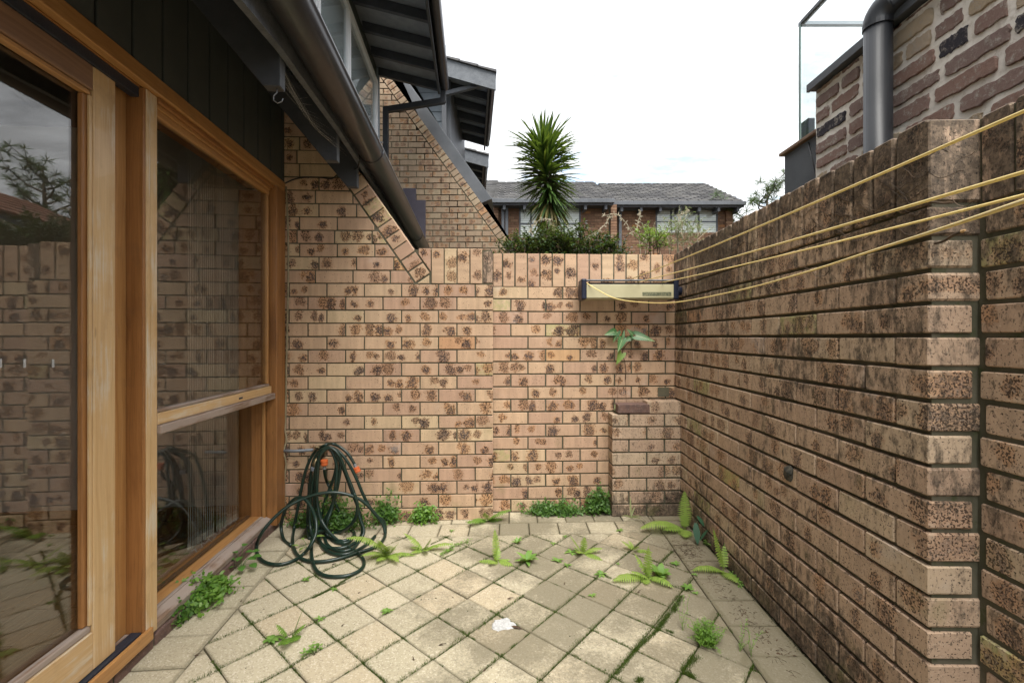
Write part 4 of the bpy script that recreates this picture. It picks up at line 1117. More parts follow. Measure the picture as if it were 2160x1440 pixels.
# ============================================================ TAP, PIPE, HOSE
def Wp(px, py, off): # point in front of the back wall
    x, z = onplane(px, py, OB, BE); p = Vector((x, -off, z)); return bw.matrix_basis @ p
bpy.context.view_layer.update()
tp = thing('garden_tap', 'brass garden tap on a grey pipe low on the back wall', 'tap', Wp(688, 950, 0))
tb = MB(); c0 = Wp(688, 953, .125)-tp.location
W_ = Wp(688, 950, 0)-tp.location
tube(tb, [W_+Vector((0,.02,0)), c0], .010, 10); 
lathe(tb, [(.009,-.012),(.016,-.010),(.016,.010),(.010,.016),(.010,.035),(.013,.037),(.013,.045),(.006,.047),(.006,.060)], 12, Matrix.Translation(c0))
tube(tb, [c0, c0+Vector((-.006,-.028,-.012)), c0+Vector((-.012,-.036,-.03)), c0+Vector((-.013,-.036,-.052))], [.011,.012,.012,.011], 10)
tb.build('spout', 'brass', tp, smooth=True)
hb = MB(); z = .062
for a in range(4):
    v = Vector((math.cos(a*PI/2+.3), math.sin(a*PI/2+.3), 0)); tube(hb, [c0+Vector((0,0,z)), c0+Vector((0,0,z))+v*.026], [.005,.006], 6)
hb.build('handle', 'brass', tp, smooth=True)
cc = c0+Vector((-.013,-.036,-.052))
a = MB(); lathe(a, [(.016,0),(.021,0),(.021,-.020),(.016,-.020)], 14, Matrix.Translation(cc)); a.build('collar', 'grey_plastic', tp)
pi_ = MB(); tube(pi_, [Wp(603, 948, .030), Wp(625, 948.5, .032), Wp(664, 946, .030)], .0095, 10)
setp(pi_.build('water_pipe', 'pvc_grey', None, smooth=True), 'short grey horizontal water pipe from the window frame to the tap', 'pipe')
sb = MB(); pts = [Wp(605,395,.012),Wp(609,480,.012),Wp(609.5,600,.012),Wp(606,760,.012),Wp(604,880,.012),Wp(603.5,905,.016),Wp(607,925,.02),Wp(603,950,.03),Wp(606,975,.02),Wp(602,1010,.012),Wp(602,1065,.012)]
tube(sb, catmull(pts, 6), .0055, 6)
setp(sb.build('sealant_bead', 'sealant', None, smooth=True), 'wavy tan sealant bead down the joint between window frame and brick', 'sealant')
bk = MB(); pts = [Wp(604,389,.02),Wp(622,381,.02),Wp(645,376.5,.02),Wp(680,377,.02),Wp(702,380,.025),Wp(716,373,.04),Wp(735,368.5,.07),Wp(760,371,.12),Wp(772,368,.17),Wp(777,356,.20),Wp(778,342,.24),Wp(790,324,.28),Wp(800,306,.30),Wp(801,290,.28),Wp(797,277,.20)]
tube(bk, catmull(pts, 6), .0042, 7); pts = [Wp(777,345,.28),Wp(792,344,.30),Wp(806,337,.27),Wp(816,325,.18),Wp(815,314,.1)]
tube(bk, catmull(pts, 6), .0042, 7)
setp(bk.build('cable', 'black_cable', None, smooth=True), 'loose black cable from the window corner across the bricks and round the gutter', 'cable')

def hz_(lst, dt=0.0):
    """zoom coordinates (x4, origin 500,880) -> points, hanging near the wall and then lying on the paving"""
    out = []
    for e in lst:
        zx, zy = e[0], e[1]; px, py = 500+zx/4, 880+zy/4
        if len(e) > 2: t = e[2]
        else:
            tf = (H-.012)*F/(py-HY); tw = 2.955-.001*(px-600)*.0
            prog = min(1, max(0, (zy-230)/750)); t = min(tw-.03-dt*.6-prog*.03, tf)
        out.append(P3(px, py, t))
    for p in out:
        if p.z < .012: p.z = .012
    return out
L1 = [(737,425,2.80),(742,480,2.83),(758,540),(790,610),(830,720),(880,830),(940,930),(985,965),(975,1010),(900,1040),(820,1030),(740,990),(700,900),(668,800),(650,650),(655,480),(680,350),(735,265,2.86),
      (790,270,2.86),(828,330),(835,420),(805,540),(755,660),(715,800),(690,930),(690,1010),(730,1100),(820,1150),(930,1150),(1040,1105),(1130,1040),(1165,1000),(1130,1040)]
L2 = [(992,395),(972,360),(930,300),(870,250),(800,222),(740,235,2.87),(660,285),(600,390),(560,520),(530,670),(505,800),(480,940),(468,1030),(480,1110),(530,1180),(620,1214),(740,1213),(880,1185),(1010,1143),(1120,1110),(1200,1070),(1245,1010),(1252,940),(1235,870),(1180,830,2.88),(1110,740,2.88),
      (1060,640,2.88),(1000,500,2.88),(930,370,2.88),(850,280,2.88),(770,250,2.86),(690,290,2.88),(640,380,2.88),(615,560,2.88),(600,760,2.88),(597,930),(612,1020),(640,960,2.86),(648,800,2.86),(655,600,2.86),(690,400,2.86),(750,262,2.84),(820,290,2.84),(868,370,2.84),(868,470,2.84),(835,640,2.84),(780,790,2.83),(715,900,2.83),(680,980),(700,1050),(760,1095),(880,1100),(990,1060),(1055,980),(1052,880),(1020,760,2.82),(960,600,2.83),(900,440,2.84),(820,300,2.83),
      (730,265,2.82),(672,400,2.82),(665,560,2.82),(680,730,2.82),(720,880,2.78),(790,980,2.74),(880,1060),(980,1120),(1050,1175),(1072,1235),(1035,1290),(940,1332),(810,1343),(720,1325),(660,1275),(632,1190),(628,1080),(640,1000,2.68),
      (700,960,2.72),(760,968),(860,970),(950,915,2.79),(1005,830,2.77),(1015,730,2.76),(990,640,2.76)]
L3 = [(455,1078),(395,1030),(372,930,2.80),(385,840,2.78),(430,740,2.76),(500,680,2.75),(570,690,2.74),(630,770,2.70),(665,870,2.64),(665,980,2.60),(620,1080,2.56),(560,1150),(470,1210),(350,1240),(240,1222),(180,1170),(165,1090),(205,980,2.62),(310,850,2.66),(430,750,2.70),(560,685,2.74),(700,642,2.76),(830,632,2.78),(950,655,2.80),(1060,705,2.82),(1160,805,2.83),(1230,900,2.84),(1253,980)]
rj = random.Random(31)
def jit(L, a): return [(e[0]+rj.uniform(-a,a)+6, e[1]+rj.uniform(-a,a)*.7)+((e[2]-.02,) if len(e) > 2 else ()) for e in L]
LX = jit([(640,1020),(612,900,2.84),(618,700,2.85),(650,480,2.85),(700,330,2.85),(752,262,2.84),(800,300,2.84),(838,420,2.84),(828,600,2.83),(790,760,2.83),(760,880,2.80),(735,980),(760,1075),(850,1125),(960,1105),(1030,1040),(1060,950,2.80),(1030,820,2.82),(985,660,2.83),(925,480,2.84),(850,320,2.83),(770,262,2.83),(700,330,2.82),(675,500,2.82),(668,700,2.82),(700,880,2.80),(755,1000),(840,1060),(930,1050),(985,1000)], 7)
ho = MB(); tube(ho, catmull(hz_(LX), 7), .0092, 9); tube(ho, catmull(hz_(L1), 7), .0094, 9); tube(ho, catmull(hz_(L2), 7), .0094, 9); tube(ho, catmull(hz_(L3), 7), .0094, 9)
hose = ho.build('garden_hose', 'hose_green', None, smooth=True)
setp(hose, 'dark green garden hose looped over the tap and coiled on the paving', 'hose')
def fitting(p, d, nm):
    M = Matrix.Translation(p) @ d.to_track_quat('Z', 'Y').to_matrix().to_4x4()
    a = MB(); lathe(a, [(.010,0),(.017,.002),(.021,.008),(.020,.022),(.022,.026),(.021,.036),(.014,.038)], 14, M); a.build('connector', 'orange_plastic', hose)
    b = MB(); lathe(b, [(.0095,-.02),(.011,-.02),(.011,-.012),(.0095,-.011),(.0095,-.004),(.011,-.003),(.011,.001)], 12, M); b.build('ferrule', 'galv', hose)
p = hz_([(737,408,2.80)])[0]; fitting(p, Vector((0,-.05,1)), 'a')
p = hz_([(1000,418)])[0]; fitting(p, Vector((.45,-.1,-1)), 'b')
# ============================================================ BLIND CORDS BEHIND THE WINDOW
vb = thing('vertical_blind', 'bunched vertical blind with white weights hanging inside the tall window', 'blind', (0,0,0), AL)
for i in range(26):
    s_ = 2.62+i*.0162+(.02 if i > 12 else 0)+random.uniform(-.003,.003); d_ = -1.50+.002*i
    zb = .085+random.uniform(-.004,.004)
    # every slat is turned edge-on to the yard
    mb = MB(); ang = math.atan2(-d_, s_)+random.uniform(-.012,.012)
    M = Matrix.Translation((d_, s_, 0)) @ Matrix.Rotation(ang, 4, 'Z')
    mb.box(-.0009, .0009, -.045, .045, zb+.035, 2.30, M=M); sl_ = mb.build('slat', 'slat_white', vb)
    mb = MB(); mb.box(-.0035, .0035, -.040, .040, zb, zb+.036, M=M); mb.build('weight', 'cord_white', sl_)
ch = MB(); pts = []
for i in range(60):
    s_ = 2.60+i*.0085; pts.append(Vector((-1.47+.012*math.sin(i*.9)+.004*(i%2), s_, .075+.012*math.sin(i*1.7)-.02*abs(math.sin(i*.21)))))
tube(ch, pts, .0018, 5); ch.build('chain', 'cord_white', vb)
# ============================================================ PLANTS
def blade(mb, p, d, side, L, wd, droop=0.3, n=4, fold=.0, r=None, tip=1.0):
    """lance-shaped leaf from p along d; side = width direction"""
    r = random.random() if r is None else r
    vs = []; P = Vector(p); d = d.normalized(); 
    for i in range(n+1):
        t = i/n; wv = wd*.5*(math.sin(PI*min(1, t*.92+.08))**.8)*(1 if t < 1 else .02)
        vs.append(P-side*wv+Vector((0,0,fold*wv))); vs.append(P+side*wv+Vector((0,0,fold*wv)))
        d2 = (d+Vector((0,0,-droop/n))).normalized(); P = P+d*L/n; d = d2
    fs = [(2*i, 2*i+1, 2*i+3, 2*i+2) for i in range(n)]
    uvs = [(i//2/n, -.5+(i%2)) for i in range(len(vs))]
    mb.add(vs, fs, uvs, r)
def frond(mb, p, d, L, wd, droop=.5, n=15, r0=.3, tilt=0, bare=.12):
    """pinnate fern frond; pinnae as toothed tapering leaflets"""
    d = Vector(d).normalized(); P = Vector(p); side = d.cross(Vector((0,0,1))); 
    if side.length < .05: side = Vector((1,0,0))
    side.normalize(); side = (side+Vector((0,0,tilt))).normalized(); pts = [P.copy()]; st = L/n
    for i in range(n+1):
        t = i/n
        if t > bare:
            k = (t-bare)/(1-bare); w_ = wd*.5*(math.sin(PI*(k*.80+.16)))**.9*(1-.35*k)+.001
            if k > .97: w_ = .002
            for sg in (-1, 1):
                dd = (side*sg*1.0+d*.42+Vector((0,0,random.uniform(-.12,.05)))).normalized()
                up = dd.cross(d).normalized(); sv = dd.cross(up).normalized()
                r = min(.99, max(0, r0+random.uniform(-.15,.25)))
                # leaflet outline with three soft teeth each side
                a = P.copy(); hw = st*.60; vs = []; m = 4
                for q in range(m+1):
                    f_ = q/m; wv = hw*(1-f_)**.6*(.72 if q % 2 else 1.0)*(.85 if q == 0 else 1)
                    c = a+dd*w_*f_+Vector((0,0,-.10*w_*f_*f_*3)); vs += [c-sv*wv, c+sv*wv]
                mb.add(vs, [(2*q,2*q+1,2*q+3,2*q+2) for q in range(m)], None, r)
        P = P+d*st; d = (d+Vector((0,0,-droop/n))+side*random.uniform(-.01,.01)).normalized(); pts.append(P.copy())
    tube(mb, pts, [max(.0004, .0013*(1-i/len(pts))) for i in range(len(pts))], 4, r=.2)
def fern(name, label, px, py, fr, mat='fern_green', z=.0, group=None, t=None):
    """fr: list of (dx, dy, dz, length, width, droop)"""
    b = P3(px, py, t) if t else G(px, py, z)
    mb = MB()
    for f in fr:
        frond(mb, Vector((random.uniform(-.008,.008), random.uniform(-.008,.008), 0)), (f[0], f[1], f[2]*1.1), f[3]*1.25, f[4]*1.5, f[5] if len(f) > 5 else .5, n=int(max(9, f[3]*1.25/.0112)), r0=random.uniform(.2,.7))
    for f in fr:
        g_ = [f[i]+random.uniform(-.45,.45) for i in range(3)]
        frond(mb, Vector((random.uniform(-.012,.012), random.uniform(-.012,.012), 0)), (g_[0], g_[1], abs(g_[2])), f[3]*random.uniform(.5,.8), f[4]*1.0, .8, n=10, r0=random.uniform(.1,.6))
    o = mb.build(name, mat, None); o.location = b; return setp(o, label, 'fern', group)
def maiden(label, cx, cy, cz, rx, ry, rz, n, mat='maidenhair_light', hang=.3, ls=.009, name='maidenhair_fern', seed=1, wall=None):
    """a cushion of tiny fan leaflets on wiry stems"""
    rg = random.Random(seed); mb = MB()
    roots = [Vector((rg.uniform(-rx*.6, rx*.6), rg.uniform(-ry*.3, ry*.5), 0)) for _ in range(max(6, n//70))]
    for i in range(int(n*.58)//22):
        r_ = roots[rg.randrange(len(roots))]
        a = rg.uniform(0, 2*PI); rr = rg.random()**.5
        lob = .72+.55*mnoise.noise(Vector((math.cos(a)*1.6, math.sin(a)*1.6, seed*3.1)))+.25*mnoise.noise(Vector((math.cos(a)*5, math.sin(a)*5, seed)))
        e = Vector((math.cos(a)*rx*rr*1.15*(.6+lob*.6), -abs(math.sin(a))*ry*rr if wall else math.sin(a)*ry*rr*(.6+lob*.6), rz*.9*(1-rr*rr*.75)*rg.uniform(.2,1.3)*(.35+lob)))
        mid = (r_+e)/2+Vector((0,0,rz*.35)); pts = [r_.lerp(mid, t).lerp(mid.lerp(e, t), t) for t in [k/8 for k in range(9)]]
        tube(mb, pts, .0005, 3, cap=False, r=.1)
        for k in range(22):
            q = pts[min(8, 2+int(rg.random()*7))]; c = q+Vector((rg.gauss(0,.017), rg.gauss(0,.015), rg.gauss(-.002,.013)))
            nrm = Vector((rg.gauss(0,.5), rg.gauss(-.5,.4), rg.gauss(.9,.3))).normalized(); s1 = nrm.orthogonal().normalized(); s1.rotate(Matrix.Rotation(rg.uniform(0,6.3), 3, nrm)); s2 = nrm.cross(s1)
            l = ls*1.18*rg.uniform(.5,1.25)
            fan = [c-s1*l*.45]
            for w in range(5):
                an = R(-62+31*w); fan.append(c-s1*l*.45+(s1*math.cos(an)+s2*math.sin(an))*l*(1.0 if w%2 else .9))
            mb.add(fan, [(0,1,2),(0,2,3),(0,3,4),(0,4,5)], None, rg.random())
    o = mb.build(name, mat, None); o.location = (cx, cy, cz); return setp(o, label, 'fern')
def rosette(label, px, py, n, L, wd, mat='weed_green', up=.5, name='weed', parts=False, z=.002, seed=1, group=None, cat='weed'):
    rg = random.Random(seed); b = G(px, py, z)
    if parts: o = thing(name, label, cat, b, 0, group)
    mb = MB()
    for i in range(n):
        a = i*2.399+rg.uniform(-.2,.2); d = Vector((math.cos(a), math.sin(a), up*rg.uniform(.5,1.5))); side = Vector((-math.sin(a), math.cos(a), 0)); l = L*rg.uniform(.7,1.1)
        tgt = MB() if parts else mb
        blade(tgt, (0,0,.001), d, side, l, wd*rg.uniform(.8,1.1), .9, 5, fold=.3, r=rg.random())
        if parts: tgt.build('leaf', mat, o, smooth=True)
    if not parts:
        o = mb.build(name, mat, None, smooth=True); o.location = b; setp(o, label, cat, group)
    return o
def creeper(label, pts, n, ls, mat='weed_green', name='weed', seed=1, group=None, h=.02):
    """small round-leaved weed spreading along a joint"""
    rg = random.Random(seed); P = [G(*p) for p in pts]; c = sum(P, Vector())/len(P); mb = MB()
    for i in range(n):
        k = rg.random()*(len(P)-1); a = P[int(k)].lerp(P[min(len(P)-1, int(k)+1)], k-int(k))-c
        q = a+Vector((rg.gauss(0,.008), rg.gauss(0,.008), rg.uniform(.003,h)))
        an = rg.uniform(0,6.3); d = Vector((math.cos(an), math.sin(an), rg.uniform(.1,.8))); side = Vector((-math.sin(an), math.cos(an), 0))
        blade(mb, q, d, side, ls*rg.uniform(.7,1.3), ls*.75, .8, 3, r=rg.random())
        if i % 3 == 0: tube(mb, [a, q], .0005, 3, cap=False, r=.3)
    o = mb.build(name, mat, None); o.location = c; return setp(o, label, 'weed', group)

# clumps against the house sill and the walls
p = G(432, 1272); maiden('big bright maidenhair fern spilling from under the timber window sill', p.x-.04, p.y, .0, .125, .16, .105, 3400, 'maidenhair_light', seed=3, ls=.0125)
p = G(395, 1305); maiden('darker maidenhair clump at the near end of the window sill, beside the big bright one', p.x-.03, p.y-.02, .0, .045, .07, .07, 900, 'maidenhair_dark', seed=4, ls=.011)
def wallpt(px, py, off=.02):
    q = Wp(px, 1000, off); return q
q = Wp(722, 1000, .10); maiden('dark maidenhair fern growing behind the hose coil', q.x, q.y, .0, .20, .09, .20, 4200, 'maidenhair_dark', seed=5, wall=1, ls=.010)
q = Wp(650, 1000, .05); maiden('low maidenhair fern in the corner between window and back wall, behind the hose', q.x, q.y, .0, .13, .05, .10, 1300, 'maidenhair_dark', seed=15, wall=1, ls=.010)
q = Wp(818, 1000, .02); maiden('maidenhair fern climbing the back wall just right of the hose', q.x, q.y, .01, .075, .07, .16, 1500, 'maidenhair_dark', seed=6, wall=1, ls=.012)
q = Wp(897, 1000, .02); maiden('small maidenhair fern at the foot of the back wall, below the two-spot brick', q.x, q.y, .01, .10, .06, .105, 1200, 'maidenhair_light', seed=7, wall=1, ls=.011)
q = Wp(700, 955, 0)
OBr = lambda px, off: bw.matrix_basis @ Vector((onplane(px, 900, (0, 3.208), BE)[0], REC-off, 0))
q = OBr(1175, .05); maiden('long low mat of maidenhair along the foot of the recessed wall panel', q.x, q.y, .0, .21, .07, .085, 3600, 'maidenhair_dark', seed=8, wall=1, ls=.010)
q = OBr(1262, .05); maiden('taller maidenhair fern against the left side of the brick planter', q.x, q.y, .0, .085, .07, .19, 2200, 'maidenhair_dark', seed=9, wall=1, ls=.011)
# true ferns
fern('fern', 'arching yellow-green fern with long fronds in front of the hose coil', 818, 1172, [(-.7,-.25,1.25,.215,.085,1.5),(-.15,-.45,1.0,.13,.07,.9),(-.6,-.6,.7,.14,.055,1.0),(.5,-.6,.5,.13,.05,1.0),(1,-.1,.35,.12,.045,.7),(.15,-.5,.95,.12,.075,1.2),(-.2,-.8,.4,.10,.05,.6)])
fern('fern', 'yellow-green fern with one long right-hand frond, right of the hose and its fern', 893, 1160, [(-.8,.1,.9,.12,.055,.6),(1,-.1,.6,.145,.05,.8),(-.4,-.6,.3,.08,.04,.5),(.2,-.6,.4,.08,.04,.5),(.4,-.2,.8,.07,.04,.4)])
fern('fern', 'green fern growing at the step in the back wall', 1028, 1099, [(1,-.1,.9,.15,.08,.8),(-.5,-.5,.35,.14,.07,.7),(.4,-.4,.5,.09,.06,.6),(-.1,-.4,.7,.08,.05,.6)], 'fern_mid')
fern('fern', 'upright pale fern in the paving, left of the broad-leaved rosette weed', 1050, 1185, [(-.12,.1,1.4,.135,.06,.15),(-1,-.1,.4,.085,.045,.7),(.5,-.4,.25,.08,.05,.7),(-.3,-.5,.3,.07,.04,.5),(.8,-.1,.35,.06,.04,.5)])
fern('fern', 'bushy yellow-green fern in mid paving below the clothesline case', 1228, 1166, [(-.5,.0,.9,.09,.055,.5),(.9,-.1,.6,.09,.05,.8),(.5,-.5,.2,.10,.05,.6),(-.2,-.6,.5,.07,.045,.8),(.1,.1,1,.07,.05,.5)])
fern('fern', 'wide fern with a sharp left-pointing frond, third paving row from the right wall', 1368, 1220, [(-1,-.25,.55,.16,.075,1.0),(.5,-.6,.55,.12,.055,1.3),(.1,.1,1.3,.12,.05,.3),(-.5,.3,1.1,.10,.05,.6),(-.2,-.6,.2,.07,.045,.4),(.8,.0,.3,.08,.05,.6)])
fern('fern', 'small pale fern frond pair just above-left of the wide fern', 1340, 1160, [(-.6,.1,.6,.07,.045,.6),(.9,-.2,.3,.08,.04,.8),(.1,-.4,.5,.05,.04,.5)])
fern('fern', 'large toothed fern in the corner between planter and right wall', 1446, 1118, [(-1,-.15,.75,.25,.115,1.3),(-.3,-.7,.35,.14,.08,.7),(.05,.15,1.5,.19,.075,.1),(-.9,.2,.4,.15,.07,.6)])
fern('fern', 'upright fern at the foot of the right wall, nearest the camera', 1524, 1206, [(-.25,.25,1.3,.17,.062,.15),(-1,-.1,.6,.14,.06,1.1),(.1,-.8,.4,.12,.055,.8)])
fern('fern', 'ragged two-tone fern in the paving at lower left, before the window', 612, 1345, [(.45,.1,1.2,.105,.042,.15),(.15,-.5,.3,.08,.045,.5),(-.5,-.1,.8,.06,.04,.5),(.6,-.3,.3,.05,.04,.5)], 'fern_mid')
# weeds
rosette('broad-leaved rosette weed in the third joint from the back, centre of the yard', 1112, 1186, 14, .085, .024, 'weed_green', .85, parts=True, seed=2)
rosette('small upright weed behind the broad-leaved rosette', 1092, 1146, 7, .045, .016, 'weed_green', 1.3, seed=3)
rosette('light green round-leaved weed beside the wide fern at right', 1392, 1218, 9, .075, .034, 'weed_green', 1.2, parts=True, seed=4)
rosette('small weed left of the bushy mid-paving fern', 1204, 1166, 7, .042, .016, 'weed_green', .6, seed=5)
WL = [(1176,1184,7,.034,'five-leaved weedlet between the broad-leaved rosette and the bushy mid-paving fern'),(1197,1193,6,.026,'small weedlet just below-right of the five-leaved weedlet, centre back'),
 (1268,1212,8,.034,'bright weed tuft in a mossy joint below the bushy mid-paving fern'),(1249,1257,6,.022,'dull little weed on a mossy spot, right of centre, above the long moss line'),
 (1451,1241,8,.036,'spreading weed at a joint crossing below the wide fern, near the right border'),(1424,1190,7,.03,'pale weed on the right border joint, beyond the wide fern'),(1466,1213,5,.02,'tiny weed on the right border line, level with the upright wall-foot fern'),
 (1307,1119,6,.024,'small weed below the striped spider plant'),(1192,1132,5,.02,'tiny weed in the first row of pavers left of the spider plant'),(1167,1147,5,.02,'tiny weed behind the five-leaved weedlet'),
 (644,1224,6,.026,'small weed in the open paving below the hose'),(704,1243,6,.022,'weed at the end of the moss line under the hose loop'),(572,1350,9,.04,'spiky low weed touching the left side of the ragged two-tone fern'),
 (815,1291,9,.03,'star-shaped weed on a mossy joint, left of centre'),(675,1306,6,.024,'small weed up and right of the ragged two-tone fern'),(953,1120,5,.02,'tiny weed in the border pavers, left of the wall step'),
 (988,1101,5,.02,'tiny weed right against the foot of the wall, left of the wall-step fern'),(1303,1190,4,.014,'speck of a weed left of the wide fern'),(1468,1252,5,.02,'speck of a weed right of the joint-crossing weed')]
for i, (x, y, n, L, lab) in enumerate(WL):
    rosette(lab, x, y, n, L*1.15, L*.42, 'weed_green', .55, seed=20+i)
creeper('spreading round-leaved weed along a joint, left of the middle, nearest the hose', [(925,1176),(945,1165),(955,1158)], 70, .011, seed=3)
creeper('trailing weed along the joint right behind the lower-left fern', [(955,1155),(975,1148),(990,1143)], 60, .010, seed=4)
creeper('tiny-leaved weed strip in the joint at the lower left', [(640,1385),(655,1375),(672,1367)], 60, .011, seed=5)
creeper('small-leaved weed growing under the near fern along the right wall', [(1540,1212),(1556,1228),(1566,1240)], 70, .012, seed=6)
creeper('small pale weed at the foot of the right wall beyond the dark arrow leaves', [(1485,1148),(1496,1152),(1502,1160)], 60, .013, seed=7, h=.03)
# herb by the sill
q = G(508, 1200); hb_ = thing('herb', 'leafy green herb with oval leaves under the window sill, beyond the maidenhair', 'plant', q)
st = MB(); rg = random.Random(4)
for (x, y, z, L, a) in [(.0,.02,.11,.04,1.6),(-.02,.0,.085,.036,2.6),(.02,.01,.085,.036,.3),(-.03,-.01,.055,.045,2.9),(.035,0,.055,.046,0),(.02,-.03,.03,.052,-1.0),(-.02,-.03,.03,.05,-2.2),(.055,.01,.06,.045,.3),(.06,-.02,.035,.05,-.5),(-.055,0,.04,.045,3.1),(.0,.0,.065,.045,-1.4),(.045,.03,.075,.04,.9)]:
    p = Vector((x, y, z)); tube(st, [Vector((0,0,0)), p*.5+Vector((0,0,.012)), p], .001, 4)
    m_ = MB(); blade(m_, p, Vector((math.cos(a), math.sin(a), .12)), Vector((-math.sin(a), math.cos(a), .12)), L, L*.72, .5, 6, .2, r=rg.random()); m_.build('leaf', 'herb_green', hb_, smooth=True)
st.build('stem', 'herb_green', hb_)
q = G(648, 1158); hv = thing('herb', 'young leafy shoot lying among the hose loops', 'plant', q)
st = MB()
for (x, y, z, L, a) in [(-.05,.0,.02,.045,3.0),(.03,.02,.06,.06,.4),(-.01,-.02,.02,.04,-1.8),(.01,-.03,.015,.05,-1.2),(-.03,.02,.045,.04,2.2)]:
    p = Vector((x, y, z)); tube(st, [Vector((0,0,0)), p*.5+Vector((0,0,.012)), p], .001, 4)
    m_ = MB(); blade(m_, p, Vector((math.cos(a), math.sin(a), .15)), Vector((-math.sin(a), math.cos(a), 0)), L, L*.45, .5, 5, .2, r=random.random()); m_.build('leaf', 'bright_leaf', hv, smooth=True)
st.build('stem', 'herb_green', hv)
# spider plant
q = Vector((pw.location.x+.115, pw.location.y-.04, 0)); sp_ = thing('spider_plant', 'small striped spider plant at the foot of the brick planter', 'plant', q)
for (dx, dy, dz, L, dr) in [(-.08,-.1,1.3,.15,.25),(.55,-.4,.6,.15,2.2),(.7,-.6,.5,.14,1.9),(-.8,-.2,.6,.08,1.0),(.35,-.5,.3,.10,1.2),(.2,0,.9,.08,.8),(-.3,-.4,.4,.07,.8)]:
    m_ = MB(); d = Vector((dx,dy,dz)); s_ = d.cross(Vector((0,1,.2))).normalized(); blade(m_, (0,0,.01), d, s_, L, .011, dr, 8, .2); m_.build('leaf', 'stripe_leaf', sp_, smooth=True)
# dark arrow leaves in the corner
q = G(1478, 1148); ar = thing('arrowhead_plant', 'dark green arrow-shaped leaves low against the right wall', 'plant', q)
for (x, y, z, L, W_, d, s_) in [(-.02,.02,.115,.115,.040,(-.1,-.5,-1),(1,-.3,-.3)),(.035,-.01,.09,.085,.034,(-.7,-.5,-.5),(.6,-.5,.6)),(-.005,.04,.15,.07,.030,(.3,-.6,-.5),(.8,.5,0))]:
    m_ = MB(); blade(m_, (x,y,z), Vector(d), Vector(s_).normalized(), L, W_, .2, 7, .3, r=random.random()); m_.build('leaf', 'arrow_dark', ar, smooth=True)
m_ = MB(); tube(m_, [(0,.03,0),(0,.03,.09),(-.02,.02,.14)], .0018, 5); m_.build('stem', 'arrow_dark', ar)
# feathery weed, front right
q = G(1492, 1358); mb = MB(); rg = random.Random(11)
for i in range(150):
    a = rg.uniform(0, 6.3); d = Vector((math.cos(a)*.6, math.sin(a)*.6, rg.uniform(.5,1.6))); L = rg.uniform(.04,.095); pts = [Vector((rg.gauss(0,.012), rg.gauss(0,.012), 0))]
    for k in range(5): pts.append(pts[-1]+d.normalized()*L/5); d += Vector((rg.gauss(0,.15), rg.gauss(0,.15), -.12))
    tube(mb, pts, .0006, 3, cap=False, r=rg.random())
    for k in range(1, 6):
        for _ in range(4):
            an = rg.uniform(0, 6.3); blade(mb, pts[k], Vector((math.cos(an), math.sin(an), rg.uniform(-.3,.9))), Vector((-math.sin(an), math.cos(an), 0)), rg.uniform(.006,.013), .0028, .3, 2, r=rg.random())
o = mb.build('weed', 'fern_mid', None); o.location = q; setp(o, 'bushy feathery weed in the paving at the lower right, the largest there', 'weed')
for (x, y, L, lab) in ((1440,1330,.15,'thin wispy sprig leaning up behind the feathery weed'),(1585,1385,.16,'thin wispy sprig near the right wall, in front of the feathery weed'),(1560,1375,.10,'low straggling sprig just right of the feathery weed')):
    mb = MB(); 
    for k in range(4):
        d = Vector((rg.uniform(-.4,.4), rg.uniform(-.2,.2), 1)); pts = [Vector((0,0,0))]
        for i in range(8): pts.append(pts[-1]+d.normalized()*L/8*(1-.15*k)); d += Vector((rg.gauss(0,.12), rg.gauss(0,.12), -.03))
        tube(mb, pts, .0006, 4, cap=False, r=.4)
        for i in range(2, 9):
            for _ in range(2): an = rg.uniform(0,6.3); blade(mb, pts[i], Vector((math.cos(an), math.sin(an), .6)), Vector((-math.sin(an), math.cos(an), 0)), .010, .003, .3, 2, r=rg.random())
    o = mb.build('weed', 'weed_green', None); o.location = G(x, y); setp(o, lab, 'weed')
# ---- moss in the joints: one mat nobody could count
rg = random.Random(5); mb = MB()
def tuft(x, y, h, s):
    a = rg.uniform(0, 6.3); c, q = math.cos(a)*s, math.sin(a)*s; r_ = rg.random()
    lx, ly = rg.gauss(0, h*.4), rg.gauss(0, h*.4)
    mb.add([(x-c, y-q, -.004), (x+c, y+q, -.004), (x+lx, y+ly, h)], [(0,1,2)], None, r_)
def inside(p):
    return p.x*ca+p.y*sa > -1.02 and p.x < .9 and p.y < 2.83 and p.y > .9
for (c_, E, i, j, ty) in JOINTS:
    n = 90
    for k in range(n):
        t = rg.random(); p = c_+E*t
        if not inside(p): continue
        nz_ = mnoise.noise(Vector((p.x*5, p.y*5, .5)))+.55*mnoise.noise(Vector((p.x*22, p.y*22, 2)))
        th = -.40 if ty == 1 else -.04
        if p.x > .35 and ty == 1: th -= .0
        if nz_ < th: 
            continue
        k_ = min(1, (nz_-th)*2.2)
        for _ in range(3): tuft(p.x+rg.gauss(0, .0026+.0050*k_), p.y+rg.gauss(0, .0026+.0050*k_), rg.uniform(.003,.0045+.007*k_), .0016)
